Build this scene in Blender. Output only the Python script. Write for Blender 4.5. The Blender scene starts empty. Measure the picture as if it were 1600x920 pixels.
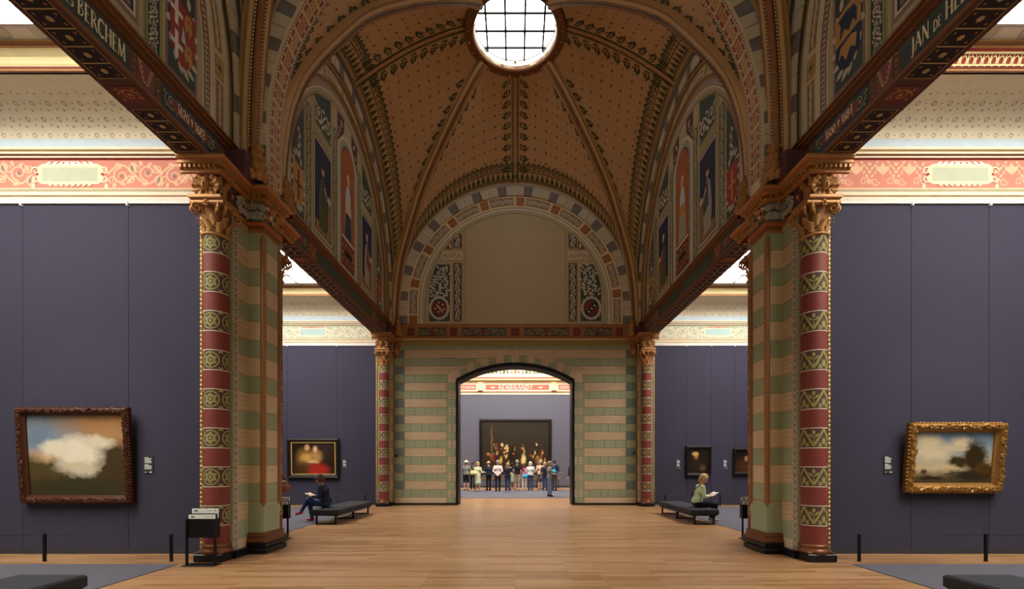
import bpy, math, random
import numpy as np
from mathutils import Matrix, Vector
random.seed(7); rng = np.random.default_rng(7)
PI = math.pi
scene = bpy.context.scene
COL = scene.collection

# ------------------------------------------------------------------ camera, world, exposure
CAMZ = 1.62
cam = bpy.data.objects.new('camera', bpy.data.cameras.new('camera'))
COL.objects.link(cam)
cam.location = (0, 0, CAMZ); cam.rotation_euler = (PI/2, 0, 0)
cam.data.sensor_width = 36; cam.data.lens = 725/1600*36
cam.data.shift_x = -5/1600; cam.data.shift_y = 265/1600
cam.data.clip_start = .05
scene.camera = cam
w = bpy.data.worlds.new('world'); scene.world = w; w.use_nodes = True
w.node_tree.nodes['Background'].inputs[0].default_value = (.75, .85, 1, 1)
w.node_tree.nodes['Background'].inputs[1].default_value = .35
scene.view_settings.view_transform = 'Standard'; scene.view_settings.look = 'None'
scene.view_settings.gamma = 1; scene.view_settings.use_curve_mapping = False
scene.view_settings.exposure = 0.0
SKY_ALCOVE, SKY_OCULUS, SKY_FAR = 11.5, 10.0, 11.0
try:
    scene.cycles.max_bounces = 10; scene.cycles.diffuse_bounces = 6
    scene.cycles.sample_clamp_indirect = 6
except Exception: pass

# ------------------------------------------------------------------ materials
def lin(h):
    c = [int(h[i:i+2], 16)/255 for i in (0, 2, 4)]
    return tuple(x/12.92 if x <= .04045 else ((x+.055)/1.055)**2.4 for x in c)
MATS = {}
def mat(name, hexc, rough=.75, metal=0., var=.10, scale=6., bump=0., emit=0., spec=.3, bscale=40.):
    m = bpy.data.materials.new(name); m.use_nodes = True
    nt = m.node_tree; N = nt.nodes; L = nt.links
    b = N['Principled BSDF']; c = lin(hexc)
    b.inputs['Roughness'].default_value = rough; b.inputs['Metallic'].default_value = metal
    b.inputs['Specular IOR Level'].default_value = spec
    tc = N.new('ShaderNodeTexCoord')
    if var:
        no = N.new('ShaderNodeTexNoise'); no.inputs['Scale'].default_value = scale; no.inputs['Detail'].default_value = 4
        L.new(tc.outputs['Object'], no.inputs['Vector'])
        mx = N.new('ShaderNodeMix'); mx.data_type = 'RGBA'
        mx.inputs[6].default_value = (*[x*(1-var) for x in c], 1); mx.inputs[7].default_value = (*[min(1, x*(1+var)) for x in c], 1)
        L.new(no.outputs['Fac'], mx.inputs[0]); L.new(mx.outputs[2], b.inputs['Base Color'])
    else:
        b.inputs['Base Color'].default_value = (*c, 1)
    if bump:
        n2 = N.new('ShaderNodeTexNoise'); n2.inputs['Scale'].default_value = bscale
        L.new(tc.outputs['Object'], n2.inputs['Vector'])
        bp = N.new('ShaderNodeBump'); bp.inputs['Strength'].default_value = bump; bp.inputs['Distance'].default_value = .01
        L.new(n2.outputs['Fac'], bp.inputs['Height']); L.new(bp.outputs[0], b.inputs['Normal'])
    if emit:
        b.inputs['Emission Color'].default_value = (*c, 1); b.inputs['Emission Strength'].default_value = emit
    MATS[name] = m
    return m
for a in [
 ('green', '9aa183'), ('cream', 'cdb596'), ('joint', 'b07c50'), ('blue_grey', '6d7c7c'), ('black', '17161a', .45),
 ('gold', 'b58250', .45, .25, .2), ('gold_dark', '8a5c38', .5, .2, .2), ('terracotta', 'a86038', .6), ('bronze', '7c4f36', .35, .4, .2),
 ('tan', 'c9a878'), ('tan_dark', '96744c'), ('brown', '5c3a22', .6), ('brown_mid', '7d5230', .6), ('oxblood', '7c3a34', .6),
 ('red', '9c3d36'), ('pink', 'c47c6c'), ('salmon', 'b86450'), ('copper', '94663f', .5, .15, .2), ('peach', 'd8b08e'), ('pale', 'd8cdb4'), ('white_paint', 'e2ded4'), ('ivory', 'd9ccac'),
 ('vault', 'c2a078', .8, 0, .06, 2.5), ('vault_mark', '8a5a34'), ('leaf', '38432a'), ('leaf_mid', '4f5a3a'), ('olive', '98975a'), ('olive_dark', '565a38'),
 ('plum', '5e3c40'), ('stone_grey', 'a39c90'), ('stone_dark', '7c7874'), ('stone_white', 'cabfa8'), ('field', 'b9a888', .8, 0, .05, 3),
 ('navy', '2b3350'), ('slate', '44504c'), ('slate_blue', '3c4654'), ('ochre', 'b98c4a'), ('mauve', '8c7470'), ('sky_blue', 'b5c6d2'), ('aqua', 'a3bdb8'), ('sage', 'aeb59c'),
 ('blue_wall', '393748', .92, 0, .06, 9, .15), ('blue_wall_lit', '5e5d6a', .92, 0, .06, 9, .15), ('base_blue', '38363f', .6), ('carpet', '5a5a64', .95, 0, .1, 30, .3),  # far room's lighter copy of the wall fabric: brighter light put into its colour
 ('bench', '33343a', .9, 0, .12, 60, .3), ('metal_black', '151416', .4, .3), ('plinth', '17151a', .3), ('card', 'dcdcd6', .6, 0, .02), ('ink', '2a2a2c'),
 ('label', '322f38', .7), ('gilt', 'd9b868', .4, .3, .15), ('gilt_pale', 'f0dfa8', .55, .1), ('chrome', 'b8b8b8', .3, .8),
 ('letter', 'e9deb4', .6), ('coffer', '2e2018', .6), ('frame_dark', '1c1512', .4, 0, .3), ('frame_red', '4a2718', .4, .1, .35, 12, .3),
 ('frame_gold', '9a7038', .38, .5, .35, 14, .3), ('ceiling_white', 'e8e2d6'), ('beam_face', '5f3d26', .6), ('steel', '8c8c90', .35, .8),
 ('skin', 'cfa084', .6), ('skin_pink', 'd9a48e', .6), ('hair_brown', '4f3a2c', .7), ('hair_blond', 'b8966a', .7), ('hair_grey', '9a9490', .7), ('hair_white', 'd8d2c6', .7), ('hair_dark', '2a2220', .7),
 ('c_navy', '232838', .85), ('c_black', '1c1b1e', .85), ('c_jean', '34466a', .85), ('c_jean_light', '8296b8', .85), ('c_grey', '8a8a86', .85), ('c_white', 'dcdcda', .85), ('c_pinkwhite', 'e6d4ce', .85),
 ('c_mint', 'c2d2a8', .85), ('c_paledress', 'd9dcc0', .85), ('c_yellow', 'dcd08a', .85), ('c_red', 'b02c2c', .5), ('c_straw', 'e2d6bc', .85), ('c_camo', 'a89c84', .9, 0, .5, 14), ('c_turq', '2f9cc0', .7), ('c_peach', 'e0b49a', .85), ('c_tan', '9a7450', .7), ('c_darkgrey', '4c4c50', .85), ('c_beige', 'b8aa94', .85), ('c_pinkred', 'c0607a', .85), ('eye', '201814', .4), ('lip', 'a85a50', .5), ('leather', '8a5c40', .55, 0, .2),
]:
    mat(*a)
mat('glass_day', 'fff8ee', var=0, emit=SKY_ALCOVE); mat('glass_oculus', 'fffcf6', var=0, emit=SKY_OCULUS); mat('glass_far', 'fff8ec', var=0, emit=SKY_FAR)

def nodes_of(name, rough=.7, spec=.3):
    m = bpy.data.materials.new(name); m.use_nodes = True; MATS[name] = m
    b = m.node_tree.nodes['Principled BSDF']; b.inputs['Roughness'].default_value = rough; b.inputs['Specular IOR Level'].default_value = spec
    return m, m.node_tree.nodes, m.node_tree.links, b
def posvec(N, L, order):           # order e.g. 'XZ': those world axes become x,y of the pattern
    g = N.new('ShaderNodeNewGeometry'); s = N.new('ShaderNodeSeparateXYZ'); c = N.new('ShaderNodeCombineXYZ')
    L.new(g.outputs['Position'], s.inputs[0])
    L.new(s.outputs[order[0]], c.inputs['X']); L.new(s.outputs[order[1]], c.inputs['Y'])
    return c.outputs[0]
def rgba(h): return (*lin(h), 1)
# oak strip floor
m, N, L, b = nodes_of('oak', .34, .45)
v = posvec(N, L, 'XY')
br = N.new('ShaderNodeTexBrick'); L.new(v, br.inputs['Vector'])
br.inputs['Color1'].default_value = rgba('c29a70'); br.inputs['Color2'].default_value = rgba('986c44'); br.inputs['Mortar'].default_value = rgba('6d4526')
br.inputs['Scale'].default_value = 1; br.inputs['Brick Width'].default_value = 1.25; br.inputs['Row Height'].default_value = .085
br.inputs['Mortar Size'].default_value = .0022; br.offset = .37; br.inputs['Bias'].default_value = -.1
mp = N.new('ShaderNodeMapping'); mp.inputs['Scale'].default_value = (1.2, 22, 1); L.new(v, mp.inputs[0])
no = N.new('ShaderNodeTexNoise'); no.inputs['Scale'].default_value = 3; no.inputs['Detail'].default_value = 6; L.new(mp.outputs[0], no.inputs['Vector'])
mx = N.new('ShaderNodeMix'); mx.data_type = 'RGBA'; mx.blend_type = 'MULTIPLY'; mx.inputs[0].default_value = .55
cr = N.new('ShaderNodeValToRGB'); cr.color_ramp.elements[0].position = .3; cr.color_ramp.elements[0].color = (.55, .5, .45, 1); cr.color_ramp.elements[1].position = .7; cr.color_ramp.elements[1].color = (1, 1, 1, 1)
L.new(no.outputs['Fac'], cr.inputs[0]); L.new(br.outputs['Color'], mx.inputs[6]); L.new(cr.outputs[0], mx.inputs[7]); L.new(mx.outputs[2], b.inputs['Base Color'])
n3 = N.new('ShaderNodeTexNoise'); n3.inputs['Scale'].default_value = 1.5; L.new(v, n3.inputs['Vector'])
mr = N.new('ShaderNodeMapRange'); mr.inputs[3].default_value = .27; mr.inputs[4].default_value = .31; L.new(n3.outputs['Fac'], mr.inputs[0]); L.new(mr.outputs[0], b.inputs['Roughness'])
# painted brick courses
for nm, od in (('brick_xz', 'XZ'), ('brick_yz', 'YZ')):
    m, N, L, b = nodes_of(nm, .75)
    br = N.new('ShaderNodeTexBrick'); L.new(posvec(N, L, od), br.inputs['Vector'])
    br.inputs['Color1'].default_value = rgba('cdb798'); br.inputs['Color2'].default_value = rgba('c4ac8c'); br.inputs['Mortar'].default_value = rgba('b48a60')
    br.inputs['Scale'].default_value = 1; br.inputs['Brick Width'].default_value = .29 if nm == 'brick_xz' else .26; br.inputs['Row Height'].default_value = .081; br.inputs['Mortar Size'].default_value = .005
    L.new(br.outputs['Color'], b.inputs['Base Color'])

def canvas_mat(name, ramp, blobs, rough=.45, wob=.2):
    """soft colour patches on a vertical colour ramp, in the canvas's own 0..1 space (UV)"""
    m, N, L, b = nodes_of(name, rough, .25)
    tc = N.new('ShaderNodeTexCoord')
    no = N.new('ShaderNodeTexNoise'); no.inputs['Scale'].default_value = 7; no.inputs['Detail'].default_value = 9; no.inputs['Roughness'].default_value = .62; L.new(tc.outputs['UV'], no.inputs['Vector'])
    a = N.new('ShaderNodeVectorMath'); a.operation = 'SUBTRACT'; a.inputs[1].default_value = (.5, .5, .5); L.new(no.outputs['Color'], a.inputs[0])
    s = N.new('ShaderNodeVectorMath'); s.operation = 'SCALE'; s.inputs['Scale'].default_value = wob; L.new(a.outputs[0], s.inputs[0])
    p = N.new('ShaderNodeVectorMath'); p.operation = 'ADD'; L.new(tc.outputs['UV'], p.inputs[0]); L.new(s.outputs[0], p.inputs[1])
    sp = N.new('ShaderNodeSeparateXYZ'); L.new(p.outputs[0], sp.inputs[0])
    cr = N.new('ShaderNodeValToRGB'); L.new(sp.outputs['Y'], cr.inputs[0])
    e = cr.color_ramp.elements
    e[0].position, e[0].color = ramp[0][0], rgba(ramp[0][1]); e[1].position, e[1].color = ramp[-1][0], rgba(ramp[-1][1])
    for pos, h in ramp[1:-1]:
        q = e.new(pos); q.color = rgba(h)
    cur = cr.outputs[0]
    for (cx, cy, rx, ry, h, soft) in blobs:
        d = N.new('ShaderNodeVectorMath'); d.operation = 'SUBTRACT'; d.inputs[1].default_value = (cx, cy, 0); L.new(p.outputs[0], d.inputs[0])
        k = N.new('ShaderNodeVectorMath'); k.operation = 'MULTIPLY'; k.inputs[1].default_value = (1/rx, 1/ry, 0); L.new(d.outputs[0], k.inputs[0])
        l = N.new('ShaderNodeVectorMath'); l.operation = 'LENGTH'; L.new(k.outputs[0], l.inputs[0])
        r = N.new('ShaderNodeMapRange'); r.inputs[1].default_value = 1+soft; r.inputs[2].default_value = 1-soft; L.new(l.outputs['Value'], r.inputs[0])
        x = N.new('ShaderNodeMix'); x.data_type = 'RGBA'; L.new(r.outputs[0], x.inputs[0]); L.new(cur, x.inputs[6]); x.inputs[7].default_value = rgba(h); cur = x.outputs[2]
    L.new(cur, b.inputs['Base Color'])
    return m

# ------------------------------------------------------------------ object helpers
LOCAL = set()          # things whose parts are modelled in the thing's own space
def link(o, parent=None):
    COL.objects.link(o)
    if parent is not None:
        o.parent = parent
        if parent.parent is None and parent.name not in LOCAL:
            o.matrix_parent_inverse = Matrix.Translation(-Vector(parent.location))      # vertices are in world space
    return o
def tag(o, label=None, cat=None, group=None, kind=None):
    if label: o['label'] = label
    if cat: o['category'] = cat
    if group: o['group'] = group
    if kind: o['kind'] = kind
    return o
def thing(name, label, cat, loc=(0, 0, 0), group=None):
    o = bpy.data.objects.new(name, None); o.empty_display_size = .1; o.location = loc
    COL.objects.link(o)
    return tag(o, label, cat, group)
def structure(name, label=None, loc=(0, 0, 0)):
    o = bpy.data.objects.new(name, None); o.empty_display_size = .1; o.location = loc
    COL.objects.link(o)
    return tag(o, label, None, None, 'structure')
def copy_tree(o, delta, parent=None):
    c = o.copy(); COL.objects.link(c)
    if parent is None: c.location = Vector(o.location)+Vector(delta)
    else: c.parent = parent
    for ch in o.children: copy_tree(ch, delta, c)
    return c

class MB:
    def __init__(self, sx=1): self.v = []; self.f = []; self.fm = []; self.mats = []; self.sx = sx; self.n = 0
    def mi(self, m):
        if m not in self.mats: self.mats.append(m)
        return self.mats.index(m)
    def raw(self, V, F, m):
        self.v.extend([tuple(p) for p in V]); k = self.n; i = self.mi(m)
        for f in F: self.f.append([a+k for a in f]); self.fm.append(i)
        self.n += len(V); return self
    def poly(self, pts, m): return self.raw(pts, [list(range(len(pts)))], m)
    def box(self, x0, x1, y0, y1, z0, z1, m):
        V = [(x, y, z) for z in (z0, z1) for y in (y0, y1) for x in (x0, x1)]
        return self.raw(V, [(0, 2, 3, 1), (4, 5, 7, 6), (0, 1, 5, 4), (2, 6, 7, 3), (0, 4, 6, 2), (1, 3, 7, 5)], m)
    def bevbox(self, x0, x1, y0, y1, z0, z1, m, b=.01):
        pr = [(0, b), (b, 0)]
        P = lambda x, y, z: (x, y, z)
        V = []
        for z, e in ((z0, b), (z0+b, 0), (z1-b, 0), (z1, b)):
            V += [P(x0+e, y0+e, z), P(x1-e, y0+e, z), P(x1-e, y1-e, z), P(x0+e, y1-e, z)]
        F = [(3, 2, 1, 0), (12, 13, 14, 15)]
        for r in range(3):
            for k in range(4): a = r*4+k; c = r*4+(k+1) % 4; F.append((a, c, c+4, a+4))
        return self.raw(V, F, m)
    def lathe(self, prof, c, n, m, a0=0, a1=2*PI, sc=(1, 1)):
        full = abs(a1-a0-2*PI) < 1e-6; k = n if full else n+1
        V = []; F = []
        for (r, z) in prof:
            for i in range(k):
                t = a0+(a1-a0)*i/n; V.append((c[0]+r*math.cos(t)*sc[0], c[1]+r*math.sin(t)*sc[1], c[2]+z))
        for j in range(len(prof)-1):
            for i in range(n):
                i2 = (i+1) % k; F.append((j*k+i, j*k+i2, (j+1)*k+i2, (j+1)*k+i))
        return self.raw(V, F, m)
    def tube(self, pts, rad, m, n=6, caps=True):
        pts = [Vector(p) for p in pts]; V = []; F = []; N = len(pts)
        up = Vector((0, 0, 1)); prev = None
        for i, p in enumerate(pts):
            t = (pts[min(i+1, N-1)]-pts[max(i-1, 0)]).normalized()
            if prev is None: a = t.cross(up if abs(t.z) < .9 else Vector((1, 0, 0))).normalized()
            else: a = (prev-t*prev.dot(t)).normalized()
            prev = a; bb = t.cross(a); r = rad(i/(N-1)) if callable(rad) else rad
            for k in range(n):
                q = p+a*(r*math.cos(2*PI*k/n))+bb*(r*math.sin(2*PI*k/n)); V.append(tuple(q))
        for i in range(N-1):
            for k in range(n): k2 = (k+1) % n; F.append((i*n+k, i*n+k2, (i+1)*n+k2, (i+1)*n+k))
        if caps: F.append(list(range(n))[::-1]); F.append([(N-1)*n+k for k in range(n)])
        return self.raw(V, F, m)
    def grid(self, P, m, close=False):     # P[i][j] -> xyz
        A = np.asarray(P); ni, nj = A.shape[:2]
        F = [(i*nj+j, i*nj+j+1, (i+1)*nj+j+1, (i+1)*nj+j) for i in range(ni-1) for j in range(nj-1)]
        return self.raw(A.reshape(-1, 3).tolist(), F, m)
    def sweep(self, path, frames, prof, ms):      # prof: list of (a,b); frames: list of (A,B) vectors; ms: material or list per strip
        K = len(prof); V = []
        for p, (A, B) in zip(path, frames):
            for a, b in prof: V.append((p[0]+A[0]*a+B[0]*b, p[1]+A[1]*a+B[1]*b, p[2]+A[2]*a+B[2]*b))
        base = self.n; self.v.extend(V); self.n += len(V)
        for i in range(len(path)-1):
            for k in range(K-1):
                self.f.append([base+i*K+k, base+i*K+k+1, base+(i+1)*K+k+1, base+(i+1)*K+k]); self.fm.append(self.mi(ms if isinstance(ms, str) else ms[k]))
        return self
    def ell(self, c, r, m, nu=8, nv=6, R=None):
        V = []; F = []
        for j in range(nv+1):
            t = PI*j/nv
            for i in range(nu):
                p = Vector((r[0]*math.sin(t)*math.cos(2*PI*i/nu), r[1]*math.sin(t)*math.sin(2*PI*i/nu), r[2]*math.cos(t)))
                if R is not None: p = R @ p
                V.append((c[0]+p.x, c[1]+p.y, c[2]+p.z))
        for j in range(nv):
            for i in range(nu): i2 = (i+1) % nu; F.append((j*nu+i, (j+1)*nu+i, (j+1)*nu+i2, j*nu+i2))
        return self.raw(V, F, m)
    def data(self, name, smooth=False):
        me = bpy.data.meshes.new(name); s = self.sx
        V = [(x*s, y, z) for x, y, z in self.v] if s != 1 else self.v
        F = [f[::-1] for f in self.f] if s < 0 else self.f
        me.from_pydata(V, [], F)
        for m in self.mats: me.materials.append(MATS[m])
        me.polygons.foreach_set('material_index', self.fm)
        if smooth: me.polygons.foreach_set('use_smooth', [True]*len(F))
        me.update(); return me
    def build(self, name, parent=None, smooth=False, kind=None, label=None):
        o = bpy.data.objects.new(name, self.data(name, smooth)); link(o, parent)
        return tag(o, label, None, None, kind)

# ------------------------------------------------------------------ flat painted ornament: 2D shapes mapped onto a surface
class Deco:
    def __init__(self, fmap, sx=1, step=.003): self.fm = fmap; self.mb = MB(sx); self.step = step; self.c = 0
    def off(self, lay): self.c = (self.c+1) % 60; return (lay+self.c*.012)*self.step      # no two shapes share a plane
    def P(self, pts, m, lay=1):
        A = np.asarray(pts, float)
        X = self.fm(A[:, 0], A[:, 1], np.full(len(A), self.off(lay)))
        self.mb.raw(np.stack(X, 1).tolist(), [list(range(len(A)))], m); return self
    def rect(self, u0, v0, u1, v1, m, lay=1, nu=1, nv=1):
        us = np.linspace(u0, u1, nu+1); vs = np.linspace(v0, v1, nv+1)
        U, V = np.meshgrid(us, vs, indexing='ij')
        X = np.stack(self.fm(U.ravel(), V.ravel(), np.full(U.size, self.off(lay))), 1)
        self.mb.raw(X.tolist(), [(i*(nv+1)+j, (i+1)*(nv+1)+j, (i+1)*(nv+1)+j+1, i*(nv+1)+j+1) for i in range(nu) for j in range(nv)], m); return self
    def frame(self, u0, v0, u1, v1, t, m, lay=1, nu=1, nv=1):
        self.rect(u0, v0, u1, v0+t, m, lay, nu, 1); self.rect(u0, v1-t, u1, v1, m, lay, nu, 1)
        self.rect(u0, v0+t, u0+t, v1-t, m, lay, 1, nv); self.rect(u1-t, v0+t, u1, v1-t, m, lay, 1, nv); return self
    def disc(self, u, v, r, m, lay=1, n=10, ry=None):
        ry = ry or r
        return self.P([(u+r*math.cos(2*PI*i/n), v+ry*math.sin(2*PI*i/n)) for i in range(n)], m, lay)
    def stroke(self, pts, wd, m, lay=1, taper=None):
        A = np.asarray(pts, float); T = np.gradient(A, axis=0); T /= np.maximum(np.linalg.norm(T, axis=1, keepdims=True), 1e-9)
        Nn = np.stack([-T[:, 1], T[:, 0]], 1); n = len(A)
        W = np.full(n, wd/2.) if taper is None else np.linspace(wd/2., wd/2.*taper, n)
        L_, R_ = A+Nn*W[:, None], A-Nn*W[:, None]
        B = np.concatenate([L_, R_]); X = np.stack(self.fm(B[:, 0], B[:, 1], np.full(2*n, self.off(lay))), 1)
        self.mb.raw(X.tolist(), [(i, i+1, n+i+1, n+i) for i in range(n-1)], m); return self
    def line(self, a, b, wd, m, lay=1, n=6): return self.stroke([(a[0]+(b[0]-a[0])*i/n, a[1]+(b[1]-a[1])*i/n) for i in range(n+1)], wd, m, lay)
    def ring(self, u, v, r, wd, m, lay=1, n=16, ry=None, a0=0, a1=2*PI):
        ry = ry or r
        return self.stroke([(u+r*math.cos(a0+(a1-a0)*i/n), v+ry*math.sin(a0+(a1-a0)*i/n)) for i in range(n+1)], wd, m, lay)
    def leaf(self, u, v, ang, ln, wd, m, lay=1):
        c, s = math.cos(ang), math.sin(ang)
        q = [(0, 0), (.3, .42), (.62, .45), (1, 0), (.62, -.45), (.3, -.42)]
        return self.P([(u+c*a*ln-s*b*wd, v+s*a*ln+c*b*wd) for a, b in q], m, lay)
    def spiral(self, u, v, r, a0, turns, wd, m, lay=1, hand=1, n=14):
        return self.stroke([(u+r*(1-.82*i/n)*math.cos(a0+hand*2*PI*turns*i/n), v+r*(1-.82*i/n)*math.sin(a0+hand*2*PI*turns*i/n)) for i in range(n+1)], wd, m, lay, .6)
    def scroll(self, u0, v0, u1, v1, m, lay=2, wd=None, m2=None, dens=1.0):
        """running scroll filling a rectangle, along its long side"""
        W, H = u1-u0, v1-v0; tall = abs(H) > abs(W)
        Ln, Th = (H, W) if tall else (W, H)
        per = max(1, int(round(Ln/(Th*1.0*dens)))); p = Ln/per; wd = wd or Th*.075
        def T(a, b): return (u0+b, v0+a) if tall else (u0+a, v0+b)
        old = self.fm
        for k in range(per):
            h = 1 if k % 2 == 0 else -1; cx = (k+.5)*p; cy = Th/2
            pts = [(k*p+p*i/8, Th/2-h*Th*.33*math.sin(PI*i/8)) for i in range(9)]
            self.stroke([T(*q) for q in pts], wd, m, lay)
            r = min(p*.40, Th*.36)
            sp = [(cx+r*(1-.8*i/12)*math.cos(-h*PI/2+h*2*PI*1.15*i/12), cy+h*Th*.04+r*(1-.8*i/12)*math.sin(-h*PI/2+h*2*PI*1.15*i/12)) for i in range(13)]
            self.stroke([T(*q) for q in sp], wd, m, lay)
            q = T(cx, cy+h*Th*.04); self.disc(q[0], q[1], r*.26, m2 or m, lay, 6)
            for (a, b, an) in ((k*p+p*.1, Th/2+h*Th*.1, h*1.1), (k*p+p*.05, Th/2+h*Th*.18, h*1.9), (cx+p*.38, Th/2+h*Th*.28, h*.8), (cx-p*.3, Th/2-h*Th*.3, -h*2.3), (cx+p*.3, Th/2-h*Th*.3, -h*.7)):
                q = T(a, b); ang = (PI/2-an) if tall else an
                self.leaf(q[0], q[1], ang, Th*.2, Th*.13, m, lay)
        return self
    def rosette(self, u, v, r, m, mc, lay=2, n=6):
        for k in range(n): self.leaf(u, v, 2*PI*k/n, r, r*.55, m, lay)
        return self.disc(u, v, r*.25, mc, lay+1, 6)
    def build(self, name, parent=None, label=None, kind=None):
        o = self.mb.build(name, parent); return tag(o, label, kind=kind)

# letters: strokes in a unit-height box: (points, thick?)
def arc(cx, cy, rx, ry, a0, a1, n=10): return [(cx+rx*math.cos(math.radians(a0+(a1-a0)*i/n)), cy+ry*math.sin(math.radians(a0+(a1-a0)*i/n))) for i in range(n+1)]
V_ = lambda x, a=0, b=1: ([(x, a), (x, b)], 1)
G = {
 'A': (.8, [([(.04, 0), (.4, 1)], 0), ([(.4, 1), (.76, 0)], 1), ([(.2, .36), (.62, .36)], 0)]),
 'B': (.66, [V_(.12), (arc(.12, .765, .4, .235, 90, -90), 0), (arc(.12, .265, .46, .265, 90, -90), 0)]),
 'C': (.74, [(arc(.44, .5, .38, .5, 48, 312, 14), 1)]),
 'D': (.8, [V_(.12), (arc(.12, .5, .6, .5, 90, -90, 14), 1)]),
 'E': (.6, [V_(.12), ([(.12, .97), (.54, .97)], 0), ([(.12, .52), (.46, .52)], 0), ([(.12, .03), (.56, .03)], 0)]),
 'H': (.82, [V_(.12), V_(.7), ([(.12, .52), (.7, .52)], 0)]),
 'J': (.4, [([(.28, 1), (.28, 0), (.2, -.16), (.04, -.2)], 1)]),
 'K': (.74, [V_(.12), ([(.12, .42), (.66, 1)], 0), ([(.3, .58), (.7, 0)], 1)]),
 'M': (.98, [([(.1, 0), (.14, 1)], 0), ([(.14, 1), (.48, .1)], 1), ([(.48, .1), (.82, 1)], 0), ([(.82, 1), (.88, 0)], 1)]),
 'N': (.86, [([(.12, 0), (.12, 1)], 0), ([(.12, 1), (.74, 0)], 1), ([(.74, 0), (.74, 1)], 0)]),
 'O': (.86, [(arc(.43, .5, .37, .5, 0, 360, 18), 1)]),
 'R': (.72, [V_(.12), (arc(.12, .75, .42, .25, 90, -90), 0), ([(.34, .5), (.72, 0)], 1)]),
 'S': (.56, [([(.5, .86), (.38, .98), (.2, .96), (.09, .82), (.12, .66), (.3, .54), (.46, .4), (.5, .22), (.4, .06), (.22, .02), (.06, .14)], 1)]),
 'T': (.7, [V_(.35), ([(.02, .97), (.68, .97)], 0)]),
 'V': (.78, [([(.04, 1), (.4, 0)], 1), ([(.4, 0), (.74, 1)], 0)]),
 'W': (1.1, [([(.04, 1), (.32, 0)], 1), ([(.32, 0), (.55, .9)], 0), ([(.55, .9), (.8, 0)], 1), ([(.8, 0), (1.06, 1)], 0)]),
 'Z': (.66, [([(.06, .97), (.6, .97)], 0), ([(.6, .97), (.06, .03)], 1), ([(.06, .03), (.62, .03)], 0)]),
 '0': (.62, [(arc(.31, .42, .24, .42, 0, 360, 14), 1)]), '1': (.4, [V_(.22), ([(.22, 1), (.06, .84)], 0)]),
 '2': (.6, [([(.08, .8), (.2, .98), (.4, .98), (.5, .8), (.44, .58), (.08, .04)], 1), ([(.06, .03), (.56, .03)], 0)]),
 '3': (.56, [(arc(.2, .76, .27, .24, 130, -90), 1), (arc(.2, .26, .3, .26, 90, -130), 1)]),
 '4': (.62, [([(.42, 0), (.42, 1)], 1), ([(.42, 1), (.04, .34), (.6, .34)], 0)]),
 '6': (.6, [([(.46, 1), (.2, .74), (.08, .34)], 1), (arc(.3, .28, .22, .27, 0, 360, 12), 1)]),
 '8': (.58, [(arc(.28, .76, .19, .23, 0, 360, 12), 1), (arc(.28, .27, .24, .27, 0, 360, 12), 1)]),
 '+': (.5, [([(.25, .1), (.25, .9)], 1), ([(.0, .66), (.5, .66)], 1)]),
 ' ': (.3, []),
}
def text_width(s, h, sp=.1): return sum(h*(.62 if c.islower() else 1)*(G[c.upper()][0]+sp) for c in s)
def text(dec, s, u, v, h, m, lay=4, sp=.1, du=1):
    """letters from u onwards; du=-1 runs towards smaller u; lower case is drawn as small capitals"""
    for ch in s:
        k = 1
        if ch.islower(): ch = ch.upper(); k = .62
        wd, st = G[ch]
        for pts, th in st:
            dec.stroke([(u+du*x*h*k, v+y*h*k) for x, y in pts], h*k*(.13 if th else .065), m, lay)
            if th and ch not in 'OCS0368J':
                for (x, y) in (pts[0], pts[-1]): dec.stroke([(u+du*(x-.13)*h*k, v+y*h*k), (u+du*(x+.13)*h*k, v+y*h*k)], h*k*.06, m, lay)
        u += du*h*k*(wd+sp)
    return u
# ------------------------------------------------------------------ the plan
YB, Y1, Y2, YE = -1.2, 8.40, 18.44, 32.2          # added back wall, partition, doorway wall, end wall of the room beyond
YP = [8.78, 18.82]                                # pier centres
YC = [3.76, 13.80]                                # bay centres
SIDES = ((-1, 'left'), (1, 'right'))
# vault curves
def catmull(P, n=12):
    P = np.asarray(P, float); Q = np.vstack([2*P[0]-P[1], P, 2*P[-1]-P[-2]]); out = []
    for i in range(1, len(Q)-2):
        for t in np.linspace(0, 1, n, endpoint=False):
            a, b, c, d = Q[i-1], Q[i], Q[i+1], Q[i+2]
            out.append(.5*((2*b)+(c-a)*t+(2*a-5*b+4*c-d)*t*t+(3*b-a-3*c+d)*t**3))
    out.append(P[-1]); return np.array(out)
def resample(C, n):
    d = np.concatenate([[0], np.cumsum(np.linalg.norm(np.diff(C, axis=0), axis=1))]); s = np.linspace(0, d[-1], n+1)
    return np.stack([np.interp(s, d, C[:, k]) for k in range(C.shape[1])], 1), d[-1]
RIBP = catmull([(6.47, 6.9), (6.46, 7.5), (6.41, 8.1), (6.28, 8.85), (5.97, 9.7), (5.25, 10.9), (4.48, 11.93), (3.05, 13.2), (1.42, 14.27), (0, 14.7)])
NS, NT = 64, 26
RIB, RIBLEN = resample(RIBP, NS)
DX, DY = .72, .694
def arch(R, zc, k=1., z0=6.9, n=NS):
    """half arch from the springing to the crown: (half-width, z)"""
    C = np.array([(R, z0+(zc-z0)*i/6) for i in range(6)]+[(R*math.cos(a), zc+k*R*math.sin(a)) for a in np.linspace(0, PI/2, 60)])
    return resample(C, n)
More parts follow.
